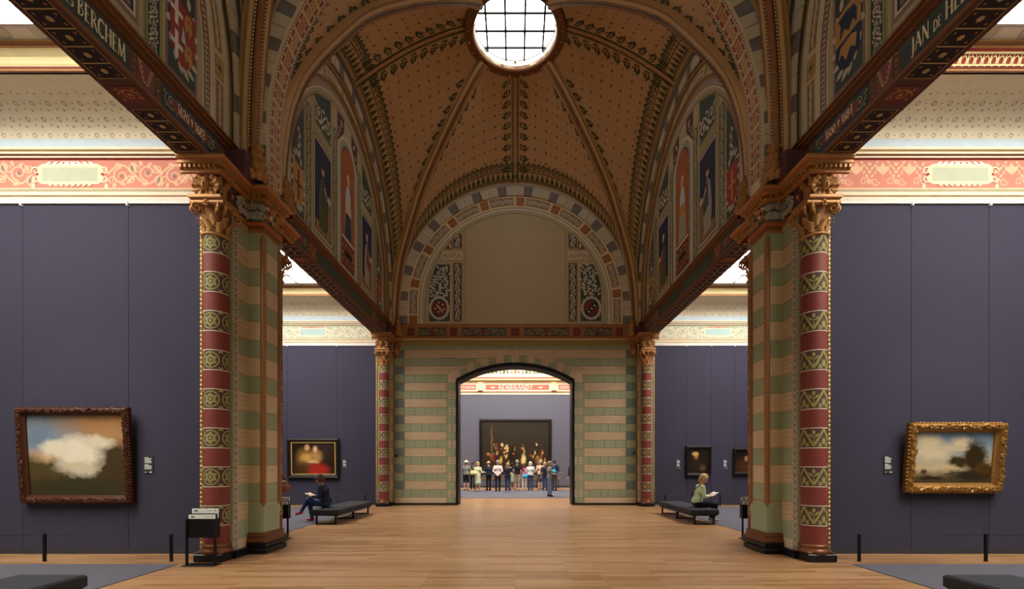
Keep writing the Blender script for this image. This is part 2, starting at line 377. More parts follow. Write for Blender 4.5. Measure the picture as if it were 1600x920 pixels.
def vault_cell(yc, axis, sgn, half):
    """grid of one half cell: axis 'y' = cells towards the transverse arches, 'x' = cells towards the side lunettes"""
    W, wl = arch(4.62, 8.0, 1.02) if axis == 'y' else arch(4.46, 8.0, 1.105)
    P = np.zeros((NS+1, NT+1, 3)); t = np.linspace(0, 1, NT+1)
    for i in range(NS+1):
        r, z = RIB[i]; z += .10
        R = np.array([half*r*DX, yc+sgn*r*DY, z]) if axis == 'y' else np.array([sgn*r*DX, yc+half*r*DY, z])
        w_ = np.array([half*W[i, 0], yc+sgn*4.52 if not (sgn < 0 and yc > 10) else 8.82, W[i, 1]]) if axis == 'y' else np.array([sgn*4.74, yc+half*W[i, 0], W[i, 1]])
        P[i] = R+(w_-R)*t[:, None]
        P[i, :, 2] += .46*(i/NS)**2.2*4*t*(1-t)
    return P
def make_vault(k, label):
    yc = YC[k]; C = np.array([0, yc, 8.])
    root = structure('ceiling_vault', label)
    shell = MB(); cells = []
    for axis in 'yx':
        for sgn in (-1, 1):
            for half in (-1, 1):
                P = vault_cell(yc, axis, sgn, half); cells.append((axis, sgn, half, P))
                keep = []
                F = []
                for i in range(NS):
                    for j in range(NT):
                        c = P[i:i+2, j:j+2].reshape(-1, 3).mean(0)
                        if math.hypot(c[0], c[1]-yc) > 1.33: F.append((i*(NT+1)+j, (i+1)*(NT+1)+j, (i+1)*(NT+1)+j+1, i*(NT+1)+j+1))
                shell.raw(P.reshape(-1, 3).tolist(), F, 'vault')
    shell.build('plaster_shell', root, True)
    for axis, sgn, half, P in cells:
        if k == 0 and not (axis == 'y' and sgn == 1 or axis == 'x' and half == 1): continue
        D = np.linalg.norm(P[:, -1]-P[:, 0], axis=1)                                      # ruling lengths
        rl = RIBLEN; wl = np.sum(np.linalg.norm(np.diff(P[:, -1], axis=0), axis=1)); gl = np.linalg.norm(P[-1, -1]-P[-1, 0])*1.03
        def surf(s, t, h):
            s = np.clip(s, 0, 1)*NS; t = np.clip(t, 0, 1)*NT
            i = np.minimum(s.astype(int), NS-1); j = np.minimum(t.astype(int), NT-1); a = (s-i)[:, None]; b = (t-j)[:, None]
            Q = P[i, j]*(1-a)*(1-b)+P[i+1, j]*a*(1-b)+P[i, j+1]*(1-a)*b+P[i+1, j+1]*a*b
            d = C-Q; d /= np.linalg.norm(d, axis=1, keepdims=True); Q = Q+d*(h[:, None]+.004)
            return Q[:, 0], Q[:, 1], Q[:, 2]
        Dl = lambda s: np.interp(np.clip(s, 0, 1), np.linspace(0, 1, NS+1), D)
        rib_m = lambda a, b, h: surf(a/rl, b/np.maximum(Dl(a/rl), .05), h)
        wall_m = lambda a, b, h: surf(a/wl, 1-b/np.maximum(Dl(a/wl), .05), h)
        ridge_m = lambda a, b, h: surf(1-b/(wl*.95), 1-a/gl, h)
        def sprig(d, a, b, sz, m='leaf'):
            d.stroke([(a, b), (a+.03*sz, b+.5*sz), (a-.02*sz, b+.8*sz)], .05*sz, m, 2)
            for (x, y, an, l) in ((0, .8, PI/2, .34), (-.05, .7, 2.3, .3), (.05, .7, .85, .3), (-.05, .45, 2.7, .36), (.05, .5, .4, .36), (-.03, .22, 2.9, .3), (.03, .25, .25, .3), (-.2, .62, 2.0, .22), (.2, .66, 1.1, .22)):
                d.leaf(a+x*sz, b+y*sz, an, l*sz, .2*sz, m, 2)
        # leaves along the diagonal rib
        d = Deco(rib_m); a = 3.0
        while a < rl-1.75:
            if Dl(np.array(a/rl)) > .55: sprig(d, a, .2, .4)
            a += .42
        d.stroke([(a, .19) for a in np.linspace(1.6, rl-1.6, 60)], .03, 'leaf', 2)
        d.build('painted_leaf_border', root)
        # border along the wall arch
        d = Deco(wall_m); A = np.linspace(1.9, wl-.05, 90)
        for b, wd in ((.05, .02), (.10, .03), (.36, .025)): d.stroke([(a, b) for a in A], wd, 'leaf', 2)
        a = 2.1
        if k == 0 and axis == 'x':
            Q = np.linspace(1.0, wl-2, 60)
            for i in range(59): d.P([(Q[i], .1), (Q[i+1], .1), (Q[i+1], .42), (Q[i], .42)], 'leaf', 1)
            for q in np.arange(1.1, wl-2, .3):
                d.stroke([(q, .26), (q+.3, .26)], .02, 'olive_dark', 2)
                for e in (-1, 1): d.leaf(q, .26, e*.9, .19, .09, 'tan', 2); d.leaf(q+.14, .26+e*.04, e*1.9, .13, .07, 'tan', 2)
        while a < wl-.1:
            d.leaf(a, .11, PI/2-.35, .19, .1, 'olive_dark', 2); d.leaf(a+.1, .11, PI/2+.35, .19, .1, 'leaf', 2); d.disc(a+.05, .29, .035, 'olive_dark', 2, 6)
            if Dl(np.array(a/wl)) > .7: sprig(d, a, .37, .26)
            a += .2
        d.build('painted_leaf_border', root)
        # band along the ridge (half of its width lies in this cell)
        d = Deco(ridge_m); A = np.linspace(0, gl-1.3, 40)
        d.stroke([(a, .02) for a in A], .05, 'tan', 2); d.stroke([(a, .075) for a in A], .025, 'leaf', 3); d.stroke([(a, .115) for a in A], .018, 'leaf', 3)
        for a in np.arange(.05, gl-1.35, .085): d.rect(a, .008, a+.04, .032, 'red', 3)
        for a in np.arange(.45 if axis == 'y' else .5, gl-1.5, .36): sprig(d, a, .12, .32)
        d.build('painted_ridge_band', root)
        # scattered small flowers
        d = Deco(surf, step=.003)
        for i, s in enumerate(np.arange(.26, .97, .026)):
            Ls = float(Dl(np.array(s)))
            if Ls < 1.1: continue
            for b in np.arange(.68+(.17 if i % 2 else 0), Ls-.62, .34):
                t = b/Ls; p = surf(np.array([s]), np.array([t]), np.array([0.]))
                if math.hypot(p[0][0], p[1][0]-yc) < 1.8: continue
                rr = .042 if i % 2 else .024; q = [(s+rr*math.sin(2*PI*n/6)/wl, t+rr*math.cos(2*PI*n/6)/Ls) for n in range(6)]
                d.P(q, 'vault_mark', 2)
        d.build('painted_flowers', root, kind='stuff')
    # diagonal ribs
    for sx in (-1, 1):
        for sy in (-1, 1):
            if k == 0 and sy < 0: continue
            path = []; fr = []
            for i in range(NS+1):
                r, z = RIB[i]
                if r < 1.3: break
                path.append((sx*r*DX, yc+sy*r*DY, z))
                tr, tz = RIB[min(i+1, NS)]-RIB[max(i-1, 0)]; l = math.hypot(tr, tz); tr /= l; tz /= l
                fr.append(((-sy*DY, sx*DX, 0), (-tz*sx*DX, -tz*sy*DY, tr)))
            m = MB(); m.sweep(path, fr, [(-.2, -.3), (-.2, -.08), (-.155, -.05), (-.12, -.05), (-.1, 0), (-.06, 0), (-.05, .05), (0, .08), (.05, .05), (.06, 0), (.1, 0), (.12, -.05), (.155, -.05), (.2, -.08), (.2, -.3)],
                ['tan', 'tan_dark', 'tan', 'tan', 'brown_mid', 'brown', 'copper', 'copper', 'brown', 'brown_mid', 'tan', 'tan', 'tan_dark', 'tan'])
            rib = m.build('rib', root, True)
            m = MB()
            for i in range(2, len(path)-1):
                for q in (0, .33, .67):
                    p = Vector(path[i]).lerp(Vector(path[i+1]), q); A, B = Vector(fr[i][0]), Vector(fr[i][1])
                    for e in (-.078, .078): c = p+A*e+B*.012; m.ell(c, (.018,)*3, 'ivory', 4, 3)
            m.build('bead_moulding', rib)
    # oculus
    oc = structure('window_oculus' if k else 'window_oculus', 'round skylight with a square glazing grid at the crown of the %s vault' % ('domed' if k else 'front'))
    c = (0, yc, 0)
    m = MB(); m.lathe([(1.50, 14.62), (1.50, 14.36), (1.44, 14.33), (1.42, 14.38), (1.37, 14.32), (1.32, 14.38), (1.27, 14.34), (1.22, 14.42), (1.22, 14.5)], c, 64, 'brown_mid'); rim = m.build('rim', oc, True)
    m = MB()
    for i in range(24):
        t = 2*PI*(i+.5)/24; m.ell((1.40*math.cos(t), yc+1.40*math.sin(t), 14.33), (.035, .035, .035), 'gold', 6, 4)
    m.build('stud_ring', rim)
    m = MB(); m.lathe([(1.22, 14.42), (1.22, 14.66)], c, 64, 'pale'); dr = m.build('drum', oc, True)
    d = Deco(lambda u, v, h: ((1.215-h)*np.cos(u/1.2), yc+(1.215-h)*np.sin(u/1.2), v))
    for i in range(26): d.spiral(1.2*2*PI*i/26, 14.56, .07, 0, 1, .018, 'sky_blue', 2); d.leaf(1.2*2*PI*(i+.5)/26, 14.48, PI/2, .13, .05, 'sky_blue', 2)
    d.build('painted_scroll', dr)
    xs = [-1.3, -.86, -.29, .29, .86, 1.3]; ys = [-1.3, -.95, -.39, .17, .73, 1.3]
    def clip(poly, R=1.19, n=40):
        for q in range(n):
            a = 2*PI*q/n; nx, ny = math.cos(a), math.sin(a); out = []
            for i in range(len(poly)):
                p, r = poly[i], poly[(i+1) % len(poly)]; dp = p[0]*nx+p[1]*ny-R; dr_ = r[0]*nx+r[1]*ny-R
                if dp <= 0: out.append(p)
                if dp*dr_ < 0: f = dp/(dp-dr_); out.append((p[0]+(r[0]-p[0])*f, p[1]+(r[1]-p[1])*f))
            poly = out
            if not poly: return []
        return poly
    for i in range(5):
        for j in range(5):
            P = clip([(xs[i]+.012, ys[j]+.012), (xs[i+1]-.012, ys[j]+.012), (xs[i+1]-.012, ys[j+1]-.012), (xs[i]+.012, ys[j+1]-.012)])
            if len(P) < 3: continue
            n = len(P); mm = MB(); mm.raw([(x, yc+y, 14.67) for x, y in P]+[(x, yc+y, 14.68) for x, y in P], [list(range(n))[::-1], list(range(n, 2*n))]+[(a, (a+1) % n, n+(a+1) % n, n+a) for a in range(n)], 'glass_oculus')
            mm.build('pane', oc)
    for x in xs[1:-1]:
        h = math.sqrt(1.2**2-x*x); MB().box(x-.028, x+.028, yc-h, yc+h, 14.63, 14.69, 'metal_black').build('glazing_bar', oc)
    for y in ys[1:-1]:
        h = math.sqrt(1.2**2-y*y); MB().box(-h, h, yc+y-.028, yc+y+.028, 14.632, 14.688, 'metal_black').build('glazing_bar', oc)

# ------------------------------------------------------------------ floor and carpets
fl = MB().box(-13, 13, YB-.3, YE+.3, -.1, 0, 'oak').build('floor'); tag(fl, 'glossy oak strip floor', None, None, 'structure')
for s, nm in SIDES:
    for k, (a, b) in enumerate(((YB+.6, 7.48), (9.9, 17.5))):
        o = MB(s).bevbox(5.43, 12.2, a, b, .0, .012, 'carpet', .004).build('carpet')
        tag(o, 'dark grey carpet in the %s %s alcove' % (('near', 'far')[k], nm), 'carpet', 'grey alcove carpets')
o = MB().bevbox(-7.5, 7.5, 22.2, 28.8, 0, .012, 'carpet', .004).build('carpet'); tag(o, 'grey carpet under the crowd in the room beyond the arch', 'carpet', 'grey alcove carpets')
# ------------------------------------------------------------------ the doorway wall at the far end
CZ = lambda k: (.30+.652*k, .615+.652*k)          # green courses; cream ones lie between
fw = structure('wall_far', 'green and cream banded end wall with an arched doorway and painted lunette')
DW, DS, DA = 2.33, 4.90, 5.56                     # doorway half width, springing, crown
Rd = (DW*DW+(DA-DS)**2)/(2*(DA-DS)); zd = DA-Rd
def door_arc(x): return zd+math.sqrt(max(Rd*Rd-x*x, 0))
m = MB()
m.box(-5.4, -DW, Y2+.02, Y2+.66, 0, 6.9, 'joint'); m.box(DW, 5.4, Y2+.02, Y2+.66, 0, 6.9, 'joint')
xs = np.linspace(-DW, DW, 33)
for a, b in zip(xs[:-1], xs[1:]):
    za, zb = door_arc(a), door_arc(b)
    m.raw([(a, Y2+.02, za), (b, Y2+.02, zb), (b, Y2+.02, 6.9), (a, Y2+.02, 6.9), (a, Y2+.66, za), (b, Y2+.66, zb), (b, Y2+.66, 6.9), (a, Y2+.66, 6.9)], [(0, 1, 2, 3), (4, 7, 6, 5), (0, 4, 5, 1), (3, 2, 6, 7)], 'cream')
m.build('masonry_core', fw)
def blk(x0, x1, z0, z1, mt, name, s=1, y=Y2, par=fw):
    g = .007
    return MB(s).bevbox(x0+g, x1-g, y, y+.05, z0+g*.6, z1-g*.6, mt, .004).build(name, par)
# voussoirs of the doorway
phi0 = math.asin(DW/Rd); NV = 17; vous = []
for i in range(NV):
    a0 = -phi0+2*phi0*i/NV; a1 = -phi0+2*phi0*(i+1)/NV; e = .006/Rd
    H = .42 if i % 2 == 0 else .34
    ro = Rd+H
    pts = []
    for (r, a) in ((Rd+.1, a0+e), (Rd+.1, a1-e), (ro, a1-e), (ro, a0+e)): pts.append((r*math.sin(a), zd+r*math.cos(a)))
    V = [(x, Y2-.012, z) for x, z in pts]+[(x, Y2+.05, z) for x, z in pts]
    MB().raw(V, [(0, 1, 2, 3), (4, 7, 6, 5), (0, 4, 5, 1), (1, 5, 6, 2), (2, 6, 7, 3), (3, 7, 4, 0)], 'cream' if i % 2 == 0 else 'green').build('voussoir', fw)
def z_clear(x): return zd+math.sqrt((Rd+.36)**2-x*x) if abs(x) < DW+.22 else 0
A_ = [2.66, 3.08, 3.55, 3.99, 4.41, 4.80]; B_ = [2.66, 2.95, 3.40, 3.70, 4.15, 4.46, 4.80]
for s, nm in SIDES:
    for k in range(10):
        g0, g1 = CZ(k); c0, c1 = g1, .30+.652*(k+1)
        if g0 > 6.3: continue
        g1 = min(g1, 6.4)
        J = A_ if k % 2 else B_
        for a, b in zip(J[:-1], J[1:]): blk(a, b, g0, g1, 'green', 'stone_block', s)
        if g1 < 5.0:
            o = blk(2.36, 2.66, g0, g1, 'ivory', 'carved_block', s)
            d = Deco(lambda u, v, h: (u, np.full_like(u, Y2)-h, v), s)
            for (a, b) in ((2.44, .09), (2.51, .16), (2.58, .09), (2.44, .23), (2.58, .23), (2.51, .05), (2.51, .27)):
                d.ring(a, g0+b, .045, .014, 'olive_dark', 1, 8); d.disc(a, g0+b, .014, 'olive_dark', 1, 5)
            d.build('painted_diaper', o)
        if c1 < 6.4:
            blk(4.41, 4.80, c0, c1, 'blue_grey', 'stone_block', s)
            if c1 < 5.0:
                blk(2.73, 4.41, c0, c1, 'brick_xz', 'brick_panel', s); blk(2.36, 2.73, c0, c1, 'green', 'stone_block', s)
            else:
                blk(2.66, 4.41, c0, c1, 'brick_xz', 'brick_panel', s)
    blk(2.73, 4.80, .07, .30, 'cream', 'stone_block', s); blk(2.36, 2.73, .07, .30, 'green', 'stone_block', s)
for s in (-1, 1): blk(2.30, 2.68, 4.86, 5.26, 'cream', 'skewback', s, Y2+.006)
# courses above the doorway (stopping where the voussoirs begin)
for k in range(7, 10):
    for kind in (0, 1):
        z0, z1 = CZ(k) if kind == 0 else (CZ(k)[1], .30+.652*(k+1))
        if z1 < 5.0 or z0 > 6.3: continue
        z1 = min(z1, 6.4)
        xb = np.arange(-2.66, 2.661, 5.32/14) if kind == 0 else np.array([-2.66, 2.66])
        for a, b in zip(xb[:-1], xb[1:]):
            n = 1 if kind == 0 else 24
            for q in range(n):
                u0, u1 = a+(b-a)*q/n, a+(b-a)*(q+1)/n
                lo = max(z0, z_clear(max(min(0, u1), u0)) if abs(u0+u1) > .01 else z_clear(0))
                lo = max(z0, z_clear(u0), z_clear(u1))
                if lo > z1-.05: continue
                if kind == 0: blk(u0, u1, lo, z1, 'green', 'stone_block')
                else: MB().box(u0, u1, Y2, Y2+.05, lo+.005, z1-.005, 'brick_xz').build('brick_panel', fw)
# black steel lining of the doorway
m = MB()
for s in (-1, 1): m.box(s*(DW-.03)-.05, s*(DW-.03)+.05, Y2-.05, Y2+.7, 0, DS, 'black')
P = []
for x in np.linspace(-DW-.02, DW+.02, 41):
    z = door_arc(min(abs(x), DW)); P.append([(x, Y2-.05, z+.09), (x, Y2-.05, z-.05), (x, Y2+.7, z-.05), (x, Y2+.7, z+.09), (x, Y2-.05, z+.09)])
m.grid(P, 'black')
dr = tag(m.build('door_1'), 'black lined arched doorway to the crowded room', None, None, 'structure')
# plinth strip, cornice and frieze
for s in (-1, 1): MB(s).box(2.36, 4.85, Y2-.03, Y2+.1, 0, .07, 'plinth').build('plinth_strip', fw)
m = MB(); m.sweep([(-4.9, Y2, 6.34), (4.9, Y2, 6.34)], [((0, -1, 0), (0, 0, 1))]*2, [(0, 0), (.05, .02), (.06, .06), (.1, .09), (.1, .15), (.14, .19), (.14, .24), (0, .25)], ['olive', 'tan_dark', 'olive', 'tan_dark', 'olive', 'tan', 'tan'])
m.build('cornice', fw)
MB().box(-4.9, 4.9, Y2-.02, Y2+.3, 6.56, 7.19, 'tan_dark').build('frieze', fw)
fd = lambda u, v, h: (u, np.full_like(u, Y2-.022)-h, v)
xc = 0
def frieze_panel(x0, x1, kind):
    d = Deco(fd); d.rect(x0, 6.68, x1, 7.06, 'oxblood' if kind else 'slate', 1); d.frame(x0, 6.68, x1, 7.06, .025, 'terracotta', 2)
    if kind:
        d.rosette((x0+x1)/2, 6.87, .13, 'plum', 'ochre', 2, 8); d.ring((x0+x1)/2, 6.87, .14, .018, 'red', 3)
    else:
        d.scroll(x0+.04, 6.71, x1-.04, 7.03, 'ochre', 2, .022, 'olive'); d.leaf((x0+x1)/2, 6.72, PI/2, .3, .16, 'oxblood', 3)
    d.build('painted_panel', fw)
xe = [-4.3, -3.98, -3.86, -2.72, -2.6, -2.28, -2.16, -.32, -.2, .2, .32, 2.16, 2.28, 2.6, 2.72, 3.86, 3.98, 4.3]
for i in range(0, len(xe)-1, 2): frieze_panel(xe[i], xe[i+1], 1 if (i//2) % 2 == 0 else 0)
d = Deco(fd); d.rect(-4.9, 7.08, 4.9, 7.14, 'terracotta', 1); d.rect(-4.9, 6.60, 4.9, 6.645, 'terracotta', 1)
for x in np.arange(-4.6, 4.6, .1): d.disc(x, 7.11, .018, 'tan', 2, 5)
d.build('painted_border', fw)
# lunette
def half_disc(R, zc, z0, k=1., n=48): return [(R, z0)]+[(R*math.cos(a), zc+k*R*math.sin(a)) for a in np.linspace(0, PI, n)]+[(-R, z0)]
LC = 8.0
MB().poly([(x, Y2, z) for x, z in half_disc(4.9, LC, 6.9)], 'field').build('lunette_field', fw)
def ring_deco(d, R0, R1, m, lay, LCz=LC, k=1., z0=7.17, n=60):
    a0 = 0
    Pp = [(R0, z0)]+[(R0*math.cos(a), LCz+k*R0*math.sin(a)) for a in np.linspace(0, PI, n)]+[(-R0, z0)]
    Q = [(R1, z0)]+[(R1*math.cos(a), LCz+k*R1*math.sin(a)) for a in np.linspace(0, PI, n)]+[(-R1, z0)]
    for i in range(len(Pp)-1): d.P([Pp[i], Pp[i+1], Q[i+1], Q[i]], m, lay)
def arc_map(LCz, k, z0, base):          # (arc length at radius 4 from the left springing, radius)
    st = LCz-z0
    def f(a, r, h):
        tot = 2*st+4*PI; x = np.where(a < st, -r, np.where(a > tot-st, r, -r*np.cos(np.clip((a-st)/4, 0, PI))))
        z = np.where(a < st, z0+a, np.where(a > tot-st, z0+tot-a, LCz+k*r*np.sin(np.clip((a-st)/4, 0, PI))))
        return base(x, z, h)
    return f, 2*st+4*PI
fl_ = lambda u, v, h: (u, np.full_like(u, Y2)-h, v)
def ring_panels(fmap, tot, R0, R1, par, sx=1, cell=1.45, mods=('mauve', 'terracotta')):
    n = int(round(tot/cell)); c = tot/n
    for i in range(n):
        a = i*c
        d = Deco(fmap, sx); d.rect(a+.42, R0+.06, a+c-.06, R1-.06, mods[0], 2, 4); d.scroll(a+.45, R0+.09, a+c-.09, R1-.09, 'ivory', 3, .02, dens=.7); d.frame(a+.42, R0+.06, a+c-.06, R1-.06, .02, 'ochre', 3, 4)
        d.build('painted_panel', par)
        d = Deco(fmap, sx); d.rect(a+.04, R0+.04, a+.36, R1-.04, mods[1], 2); d.rosette(a+.2, (R0+R1)/2, .11, 'olive', 'navy', 3, 4); d.frame(a+.04, R0+.04, a+.36, R1-.04, .02, 'ochre', 3)
        d.build('painted_panel', par)
def bead_ring(d, fmap, tot, R, m1, m2, step=.09):
    for a in np.arange(.03, tot, step): d.rect(a, R-.035, a+step*.55, R+.035, m1, 3)
    d.stroke([(a, R+.06) for a in np.linspace(0, tot, 120)], .02, m2, 3); d.stroke([(a, R-.06) for a in np.linspace(0, tot, 120)], .02, m2, 3)
def voussoir_ring(fmap, tot, R0, R1, par, sx=1, n=44, dep=.09, inner=None):
    for i in range(n):
        a0, a1 = tot*i/n+.006, tot*(i+1)/n-.006; g = i % 3 == 0
        U = np.array([a0, (a0+a1)/2, a1, a1, (a0+a1)/2, a0]); R = np.array([R0, R0, R0, R1, R1, R1])
        F_ = np.stack(fmap(U, R, np.full(6, dep if not g else dep-.015)), 1); B = np.stack(fmap(U, R, np.full(6, -.02)), 1)
        mm = MB(sx); mm.raw(np.vstack([F_, B]).tolist(), [(0, 1, 4, 5), (1, 2, 3, 4)]+[(q, (q+1) % 6, 6+(q+1) % 6, 6+q) for q in range(6)], 'stone_dark' if g else 'stone_white')
        mm.build('voussoir', par)
AM, TOT = arc_map(LC, 1., 7.17, fl_)
d = Deco(fl_); ring_deco(d, 3.62, 4.5, 'ivory', 1); ring_deco(d, 3.56, 3.60, 'olive', 1); d.build('painted_border', fw)
voussoir_ring(AM, TOT, 4.27, 4.62, fw, 1, 46, .08)
ring_panels(AM, TOT, 3.84, 4.26, fw)
d = Deco(AM); bead_ring(d, AM, TOT, 3.73, 'white_paint', 'olive_dark', .085); d.build('painted_bead_border', fw)
def shield(d, cx, cy, w_, h_, m, lay):
    q = [(-.5, .5), (.5, .5), (.5, .05), (.34, -.28), (0, -.5), (-.34, -.28), (-.5, .05)]
    d.P([(cx+a*w_, cy+b*h_) for a, b in q], m, lay)
def leaves_fill(d, inside, u0, u1, v0, v1, m, lay, sz=.2, step=.115):
    k = 0
    for v in np.arange(v0+.1, v1-.05, step):
        for u in np.arange(u0+.1, u1-.05, step):
            k += 1
            if inside(u, v): d.leaf(u+random.uniform(-.03, .03), v, random.choice((.6, 1.1, 2.0, 2.5))+random.uniform(-.3, .3), sz, sz*.36, m, lay)
for s in (-1, 1):
    top = lambda u: LC+math.sqrt(max(3.5**2-u*u, 0))
    # leaf panel with a shield
    d = Deco(fl_)
    x0, x1, z0, z1 = 2.60, 3.42, 7.3, 9.55
    pts = [(s*x0, z0), (s*x1, z0)]+[(s*min(x1, math.sqrt(max(3.48**2-max(0, z-LC)**2, 0))), z) for z in np.linspace(8.0, z1, 10)]+[(s*x0, z1)]
    d.P(pts, 'slate', 1)
    leaves_fill(d, lambda u, v: v > 8.25 and u < math.sqrt(max(3.36**2-max(0, v-LC)**2, 0)), x0, x1, 8.1, z1, 'stone_white', 2) if s > 0 else [d.leaf(-u, v, an, .2, .07, 'stone_white', 2) for (u, v, an) in [(x0+.08+.115*(i % 7), 8.25+.11*(i//7), random.choice((2.5, 1.1, 2.0, .6, 2.7))) for i in range(77)] if u < math.sqrt(max(3.36**2-max(0, v-LC)**2, 0))]
    cx = s*3.02
    d.ring(cx, 7.82, .36, .09, 'stone_white', 2, 18, .42)
    for t in range(14): a = 2*PI*t/14; d.leaf(cx+.33*math.cos(a), 7.82+.4*math.sin(a), a+.9, .14, .07, 'stone_white', 3)
    R_ = lambda p: p
    if s < 0:
        d.P([(cx-.3, 7.95), (cx+.02, 8.14), (cx+.3, 7.95), (cx+.28, 7.7), (cx+.05, 7.5), (cx-.26, 7.66)], 'oxblood', 4)
        d.stroke([(cx-.1, 7.95), (cx+.14, 7.66)], .05, 'ivory', 5)
        for (a, b) in ((-.15, 7.8), (.0, 8.03), (.15, 7.95), (-.02, 7.66), (.2, 7.78)): d.rosette(cx+a, b, .05, 'ivory', 'ivory', 5, 5)
    else:
        d.P([(cx-.3, 7.95), (cx-.02, 8.14), (cx+.3, 7.95), (cx+.26, 7.66), (cx-.05, 7.5), (cx-.28, 7.7)], 'oxblood', 4)
        d.P([(cx-.24, 7.64), (cx-.1, 7.54), (cx+.27, 7.98), (cx+.12, 8.06)], 'black', 5)
        for q in range(3):
            px, pz = cx-.1+.115*q, 7.67+.125*q
            d.stroke([(px-.055, pz), (px+.055, pz)], .025, 'white_paint', 6); d.stroke([(px, pz-.055), (px, pz+.055)], .025, 'white_paint', 6)
    d.frame(min(s*x0, s*x1), z0, max(s*x0, s*x1), 8.2, .02, 'olive', 3) if False else None
    d.build('painted_arms_panel', fw, 'leafy painted panel with a dark red coat of arms')
    for (z0, z1) in ((7.3, 9.6), (10.2, 10.75)):
        d = Deco(fl_); a, b = sorted((s*2.13, s*2.45)); d.rect(a, z0, b, z1, 'slate_blue', 1); d.scroll(a+.02, z0+.03, b-.02, z1-.03, 'ivory', 2, .022, dens=.7); d.frame(a-.04, z0-.04, b+.04, z1+.04, .03, 'ochre', 2); d.build('painted_scroll_panel', fw)
    d = Deco(fl_); a, b = sorted((s*2.05, s*2.98)); d.rect(a, 9.72, b, 10.1, 'ivory', 1); d.scroll(a+.05, 9.76, b-.05, 10.06, 'mauve', 2, .025); d.frame(a, 9.72, b, 10.1, .02, 'terracotta', 2); d.build('painted_scroll_panel', fw)
    d = Deco(fl_); d.P([(s*2.56, 10.18), (s*2.66, 10.18), (s*2.72, 10.16), (s*2.52, 10.42)], 'oxblood', 1); d.P([(s*2.5, 10.16), (s*2.8, 10.16), (s*2.5, 10.5)], 'oxblood', 1); d.leaf(s*2.58, 10.18, PI/2, .22, .1, 'ivory', 2); d.build('painted_spandrel', fw)
    d = Deco(fl_); d.stroke([(s*1.98, 7.2), (s*1.98, 10.95)], .025, 'ochre', 1); d.stroke([(s*2.02, 7.2), (s*2.02, 10.9)], .015, 'olive', 1); d.build('painted_line', fw)
# ------------------------------------------------------------------ carved foliage
def lobed_leaf(m, base, out, up, ln, wd, mt, curl=.5, n=6):
    """a carved leaf that rises along `up`, bends over towards `out`, with a lobed edge and a raised rib"""
    out = Vector(out).normalized(); up = Vector(up).normalized(); side = up.cross(out).normalized(); base = Vector(base)
    lob = [.35, .8, .62, 1., .7, .8, .25, .02]; P = []
    N_ = len(lob)-1
    for i, l in enumerate(lob):
        t = i/N_; ang = curl*PI*t*t
        c = base+up*(ln*(t if t < .6 else .6+.4*(t-.6)/.4*math.cos(ang*.6)))+out*(ln*curl*.55*t*t+.02*ln)
        w_ = wd*.5*l
        P.append([tuple(c-side*w_-out*(.10*wd)), tuple(c-side*w_*.5+out*(.03*wd)), tuple(c+out*(.12*wd)), tuple(c+side*w_*.5+out*(.03*wd)), tuple(c+side*w_-out*(.10*wd))])
    m.grid(P, mt)
def vine(m, x0, x1, y, z0, z1, mt, n, seed, axis='x', outs=-1, depth=.05):
    """leaves and grapes in relief on a face: axis 'x' = face looking along -y, 'y' = face looking along -x"""
    r = random.Random(seed)
    for i in range(n):
        u = x0+(x1-x0)*((i % max(1, n//2))+r.uniform(.3, .7))/max(1, n//2); z = z0+(z1-z0)*(.3 if i < n//2 else .72)+r.uniform(-.03, .03)*(z1-z0)*2
        an = r.uniform(0, 2*PI); sz = (z1-z0)*r.uniform(.34, .5)
        upv = Vector((math.cos(an), 0, math.sin(an))) if axis == 'x' else Vector((0, math.cos(an), math.sin(an)))
        o = Vector((0, -1, 0)) if axis == 'x' else Vector((-1, 0, 0))
        p = Vector((u, y, z)) if axis == 'x' else Vector((y, u, z))
        lobed_leaf(m, p-upv*sz*.5+o*.02, o, upv, sz, sz*.8, mt, .35)
        if i % 3 == 0:
            for q in range(6):
                c = p+o*.04+(Vector((r.uniform(-.05, .05), 0, r.uniform(-.05, .05))) if axis == 'x' else Vector((0, r.uniform(-.05, .05), r.uniform(-.05, .05))))
                m.ell(c, (.018,)*3, mt, 5, 4)
